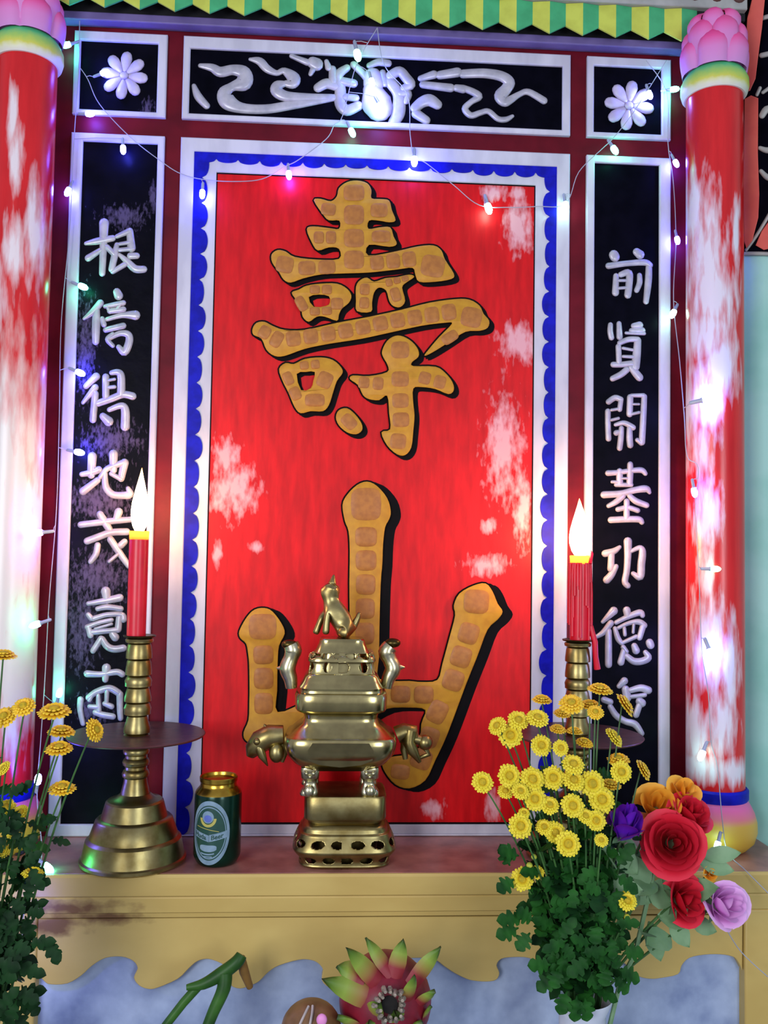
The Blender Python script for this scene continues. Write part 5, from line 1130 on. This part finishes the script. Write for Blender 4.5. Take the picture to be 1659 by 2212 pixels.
# base, tip (enlarged-crop pixels), width, depth of base and tip beyond the fruit's centre towards the viewer
for (bx, by, tx, ty, wd, yb_, yt_) in ((1080, 500, 935, 345, 0.020, 0.050, 0.052), (1140, 440, 1035, 300, 0.017, 0.042, 0.030), (1200, 450, 1235, 300, 0.019, 0.044, 0.034), (1310, 490, 1425, 335, 0.018, 0.046, 0.040), (1060, 600, 815, 505, 0.026, 0.052, 0.050), (1000, 480, 890, 450, 0.024, 0.044, 0.040),
        (1255, 600, 1290, 480, 0.016, 0.060, 0.064), (1330, 620, 1395, 560, 0.018, 0.050, 0.050), (1080, 690, 1120, 620, 0.022, 0.060, 0.070), (1350, 690, 1370, 640, 0.014, 0.046, 0.050), (1200, 740, 1190, 670, 0.026, 0.058, 0.068), (980, 740, 900, 690, 0.022, 0.050, 0.052), (1280, 760, 1330, 720, 0.020, 0.052, 0.056), (1090, 760, 1060, 720, 0.02, 0.056, 0.062)):
    pb, pt_ = d_crop([(bx, by), (tx, ty)]); B0 = at(pb[0], pb[1], dp.y - yb_ + 0.006); T0 = at(pt_[0], pt_[1], dp.y - yt_)
    ax = T0 - B0; L = ax.length; ax.normalize(); outv = (B0 - dp).normalized(); sd = ax.cross(outv).normalized(); nn_ = sd.cross(ax).normalized()
    if nn_.dot(outv) < 0: nn_ = -nn_
    q = MB(); vs, ts = [], []
    for f, w in ((-0.35, 0.50), (0, 0.56), (0.2, 0.58), (0.45, 0.52), (0.65, 0.40), (0.82, 0.24), (0.94, 0.10), (1.0, 0.02)):
        for sg, dz in ((-1, 0.0), (-0.5, 0.14), (0, 0.18), (0.5, 0.14), (1, 0.0), (0.5, -0.14), (-0.5, -0.14)):
            vs.append(B0 + ax * L * f + sd * (sg * w * wd) + nn_ * (dz * wd + 0.10 * L * f * f)); ts.append(max(0, f))
    fs = [(j * 7 + i_, j * 7 + (i_ + 1) % 7, j * 7 + 7 + (i_ + 1) % 7, j * 7 + 7 + i_) for j in range(7) for i_ in range(7)]
    q.add(vs, fs, ts).build('scale', M['scale'], df, auto=1.2)
q = MB()
for k in range(16):
    a = k * 2 * PI / 16; r0 = 0.012 + 0.002 * (k % 3); c_ = [Vector((math.cos(a) * r0, math.sin(a) * r0, dr * 0.98)), Vector((math.cos(a) * (r0 + 0.004), math.sin(a) * (r0 + 0.004), dr + 0.010)), Vector((math.cos(a) * (r0 + 0.001), math.sin(a) * r0, dr + 0.018 + 0.004 * (k % 2)))]
    q.tube([tuple(dp + fm @ v) for v in c_], [0.0035, 0.0032, 0.002], 6)
q.build('withered_end', M['withered'], df)
q = MB(); q.tube([tuple(dp + fm @ Vector((0, 0, dr * 0.9))), tuple(dp + fm @ Vector((0, 0, dr + 0.006)))], 0.010, 12); q.build('dark_navel', M['wick'], df)
# platter that carries the fruit, on a foot
plt = thing('fruit_platter', 'footed platter under the dragon fruit, below the picture edge', 'platter', (dp.x, dp.y, -0.32))
MB().lathe([(-0.32, 0.05), (-0.315, 0.052), (-0.30, 0.02), (dp.z - 0.085, 0.018), (dp.z - 0.075, 0.040), (dp.z - 0.060, 0.060), (dp.z - 0.057, 0.060), (dp.z - 0.068, 0.034), (dp.z - 0.0655, 0.01)], (dp.x, dp.y, 0), 48).build('platter_body', M['vase'], plt)

w_ = crop(350, 1900, 2.37)
def wl(x, y, Y): p = w_([(x, y)])[0]; return tuple(at(p[0], p[1], Y))
sk = thing('cut_stalk', 'bent green stalk with two stems hanging before the cement wall', 'stalk', wl(400, 400, -0.24))
MB().tube(smooth([wl(408, 385, -0.235) + (.0072,), wl(380, 425, -0.238) + (.0085,), wl(300, 485, -0.24) + (.0088,), wl(210, 535, -0.243) + (.0068,), wl(125, 552, -0.245) + (.0035,)], 4) and [q_[:3] for q_ in smooth([wl(408, 385, -0.235) + (.0072,), wl(380, 425, -0.238) + (.0085,), wl(300, 485, -0.24) + (.0088,), wl(210, 535, -0.243) + (.0068,), wl(125, 552, -0.245) + (.0035,)], 4)], [.0072, .0076, .008, .0083, .0085, .0086, .0087, .0088, .0088, .0084, .0079, .0073, .0068, .006, .0052, .0043, .0035], 14).build('crosspiece', M['stalk'], sk)
MB().tube([wl(190, 540, -0.24), wl(110, 630, -0.245), wl(20, 745, -0.25), wl(-90, 900, -0.255)], [0.0062, 0.0058, 0.0055, 0.0055], 12).build('stem', M['stalk'], sk)
MB().tube(smooth([wl(322, 480, -0.24), wl(315, 560, -0.245), wl(262, 680, -0.25), wl(215, 800, -0.255), wl(180, 900, -0.26)], 4), [.0098, .0096, .0094, .0092, .009, .0086, .0083, .008, .0077, .0075, .0074, .0073, .0072, .0071, .0070, .0070, .0070], 14).build('stem', M['stalk'], sk)
MB().tube([wl(405, 400, -0.230), wl(420, 470, -0.225), wl(450, 550, -0.215)], [0.0055, 0.0065, 0.0045], 10).build('brown_sheath', M['stalkbrown'], sk)
bf_ = at(672, 2225, -0.30)
fb = thing('wrapped_fruit', 'round brown fruit in pale wrapping beside the dragon fruit', 'fruit', tuple(bf_))
MB().ball(tuple(bf_), 0.0375, 28, 18, (1, 1, 0.95)).build('fruit_body', M['fruit'], fb)
q = MB()
for (x0, s_) in ((-0.6, 1.0), (-0.2, 1.03)):
    q.tube([tuple(bf_ + Vector((math.sin(x0 + 0.25 * t) * math.cos(t) * 0.0382 * s_, -math.cos(x0 + 0.25 * t) * math.cos(t) * 0.0382 * s_, math.sin(t) * 0.0365 * s_))) for t in [i * 0.16 - 0.2 for i in range(10)]], 0.0016, 6)
q.build('wrapping_band', M['film'], fb)
pk = at(695, 2203, -0.342)
MB().ball(tuple(pk), 0.0065, 14, 10, (1, 0.7, 1.1)).build('pink_tag', M['pinkdot'], fb)
bowl = thing('fruit_bowl', 'plain bowl holding the wrapped brown fruit below the picture edge', 'bowl', (bf_.x, bf_.y, -0.32))
MB().lathe([(-0.32, 0.03), (-0.316, 0.032), (-0.31, 0.022), (bf_.z - 0.06, 0.022), (bf_.z - 0.045, 0.045), (bf_.z - 0.018, 0.052), (bf_.z - 0.018, 0.049), (bf_.z - 0.038, 0.030), (bf_.z - 0.0375, 0.006)], (bf_.x, bf_.y, 0), 36).build('bowl_body', M['vase'], bowl)


# ------------------------------------------------------------------ string lights
def lamp_mesh(m):
    q = MB(); q.lathe([(-0.006, 0.0016), (-0.004, 0.0034), (0.0, 0.0039), (0.004, 0.0036), (0.0068, 0.0023), (0.0082, 0.0002)], (0, 0, 0), 12)
    o = q.build('lamp', m); me = o.data; COL.objects.unlink(o); bpy.data.objects.remove(o); return me
LM = {k: lamp_mesh(v) for k, v in LED.items()}
q = MB(); q.lathe([(-0.017, 0.0012), (-0.0155, 0.0019), (-0.0065, 0.0021), (-0.005, 0.0030), (-0.003, 0.0030)], (0, 0, 0), 10); _o = q.build('lamp_socket', M['socket']); SOCK = _o.data; COL.objects.unlink(_o); bpy.data.objects.remove(_o)


def string(label, wires, lamps):
    T = thing('string_lights', label, 'lights', tuple(at(wires[0][0][0], wires[0][0][1], wires[0][0][2])))
    allp = []
    for wdef in wires:
        P = [tuple(at(*p)) for p in wdef]; S = smooth(P, 6); allp += [Vector(s) for s in S]
        MB().tube(S, 0.0007, 6).build('wire', M['wire'], T)
    base = Vector(T.location)
    for (px, py, Y, kind, size, dx, dy) in lamps:
        p = at(px, py, Y); d = (RT * dx - UP * dy - FW * 0.25).normalized()
        o = bpy.data.objects.new('lamp', LM[kind]); COL.objects.link(o); o.parent = T; o.location = p - base
        o.rotation_euler = d.to_track_quat('Z', 'Y').to_euler(); o.scale = (size,) * 3
        s = bpy.data.objects.new('lamp_socket', SOCK); COL.objects.link(s); s.parent = o
        tail = p - d * 0.016 * size; near = min(allp, key=lambda v: (v - tail).length)
        if (near - tail).length > 0.0015: MB().tube([tuple(tail), tuple((tail + near) / 2 + Vector((0, -0.003, 0))), tuple(near)], 0.0006, 5).build('lead_wire', M['wire'], T)
    return T


YW = -0.020
string('string of blue and green lamps hanging down beside the white-bottomed pillar',
       [[(172, 45, -0.02), (170, 150, YW), (160, 300, YW), (150, 500, YW), (132, 700, -0.025), (128, 900, -0.03), (122, 1100, -0.035), (106, 1300, -0.04), (98, 1450, -0.05), (88, 1600, -0.09), (80, 1720, -0.12), (90, 1850, -0.15), (60, 1950, -0.19), (30, 2040, -0.22)]],
       [(145, 97, -0.022, 'g', 1.2, -0.9, 0.4), (193, 246, YW, 'b', 1.2, 1, 0.1), (266, 322, YW, 'b', 1.2, 0.1, 1), (147, 413, YW, 'b', 1.2, -0.3, 0.9), (178, 619, YW, 'g', 1.3, 0.9, 0.4), (172, 805, YW, 'b', 1.3, 0.9, 0.4), (170, 977, YW, 'b', 1.3, 1, 0.2), (83, 1151, -0.10, 'v', 1.3, -0.9, 0.1), (78, 1349, -0.10, 'g', 1.3, -0.9, 0.3), (128, 1498, -0.02, 'g', 1.2, 0.3, -0.9), (82, 1685, -0.12, 'b', 1.3, 0.2, -0.8), (102, 1874, -0.16, 'g', 1.4, 0.8, 0.5), (18, 2033, -0.24, 'b', 1.3, -0.8, 0.2)])
string('string of lamps draped in swags across the ornament panel and red field',
       [[(172, 145, YW), (190, 172, YW), (215, 225, YW), (280, 295, YW), (350, 350, YW), (390, 375, YW), (435, 387, YW), (500, 392, YW), (565, 387, YW), (615, 360, YW), (645, 345, YW), (705, 300, YW), (722, 270, YW), (740, 250, YW), (770, 140, -0.03), (815, 60, -0.03)],
        [(815, 60, -0.03), (830, 140, -0.035), (880, 205, -0.03), (886, 290, YW), (895, 340, YW), (920, 352, YW), (980, 400, YW), (1035, 443, YW), (1100, 448, YW), (1160, 446, YW), (1222, 440, YW), (1250, 372, YW), (1300, 322, YW), (1325, 298, YW), (1370, 240, YW), (1440, 130, YW)]],
       [(225, 157, YW, 'b', 1.2, 0.9, -0.2), (437, 418, YW, 'b', 1.2, 0, 1), (624, 377, YW, 'v', 1.2, 0.1, 1), (772, 118, -0.03, 'd', 1.6, 0.2, 1), (803, 177, -0.04, 'B', 1.2, 0.2, 0.9), (822, 230, -0.04, 'B', 1.3, 0.4, 0.8), (760, 285, YW, 'g', 1.3, 0.4, 0.9), (895, 347, YW, 'b', 1.4, 0.0, 1), (1055, 449, YW, 'w', 1.5, 0.2, 0.9), (1222, 444, YW, 'w', 1.3, 0.1, 1), (1327, 323, YW, 'g', 1.3, 0.4, 0.8), (1403, 204, YW, 'B', 1.2, 0.2, 0.9)])
string('string of lamps running down the streaked pillar to the pink rose',
       [[(1395, 130, YW), (1440, 200, YW), (1443, 310, YW), (1455, 400, YW), (1460, 520, YW), (1455, 650, -0.03), (1468, 780, -0.06), (1478, 900, -0.10), (1484, 985, -0.11), (1508, 1010, -0.118), (1502, 1100, -0.118), (1510, 1250, -0.118), (1516, 1400, -0.118), (1530, 1500, -0.118), (1536, 1600, -0.118), (1550, 1660, -0.122), (1560, 1770, -0.14), (1572, 1840, -0.15), (1610, 1880, -0.18), (1670, 1940, -0.20)],
        [(1560, 1990, -0.21), (1600, 2055, -0.20), (1670, 2120, -0.20)]],
       [(1455, 193, -0.022, 'g', 1.2, 0.9, 0), (1460, 352, YW, 'b', 1.1, 0.3, 0.8), (1463, 518, YW, 'b', 1.1, 0.1, 0.9), (1454, 677, -0.03, 'w', 1.3, -0.3, 0.5), (1528, 862, -0.118, 'B', 1.6, 0.9, -0.2), (1500, 1062, -0.114, 'v', 1.2, 0.1, 1), (1543, 1229, -0.118, 'd', 1.2, 0.9, 0), (1535, 1410, -0.118, 'B', 1.4, 0.3, 0.9), (1516, 1630, -0.118, 'w', 1.3, -0.4, 0.7), (1550, 1826, -0.145, 'w', 1.2, -0.3, 0.8)])
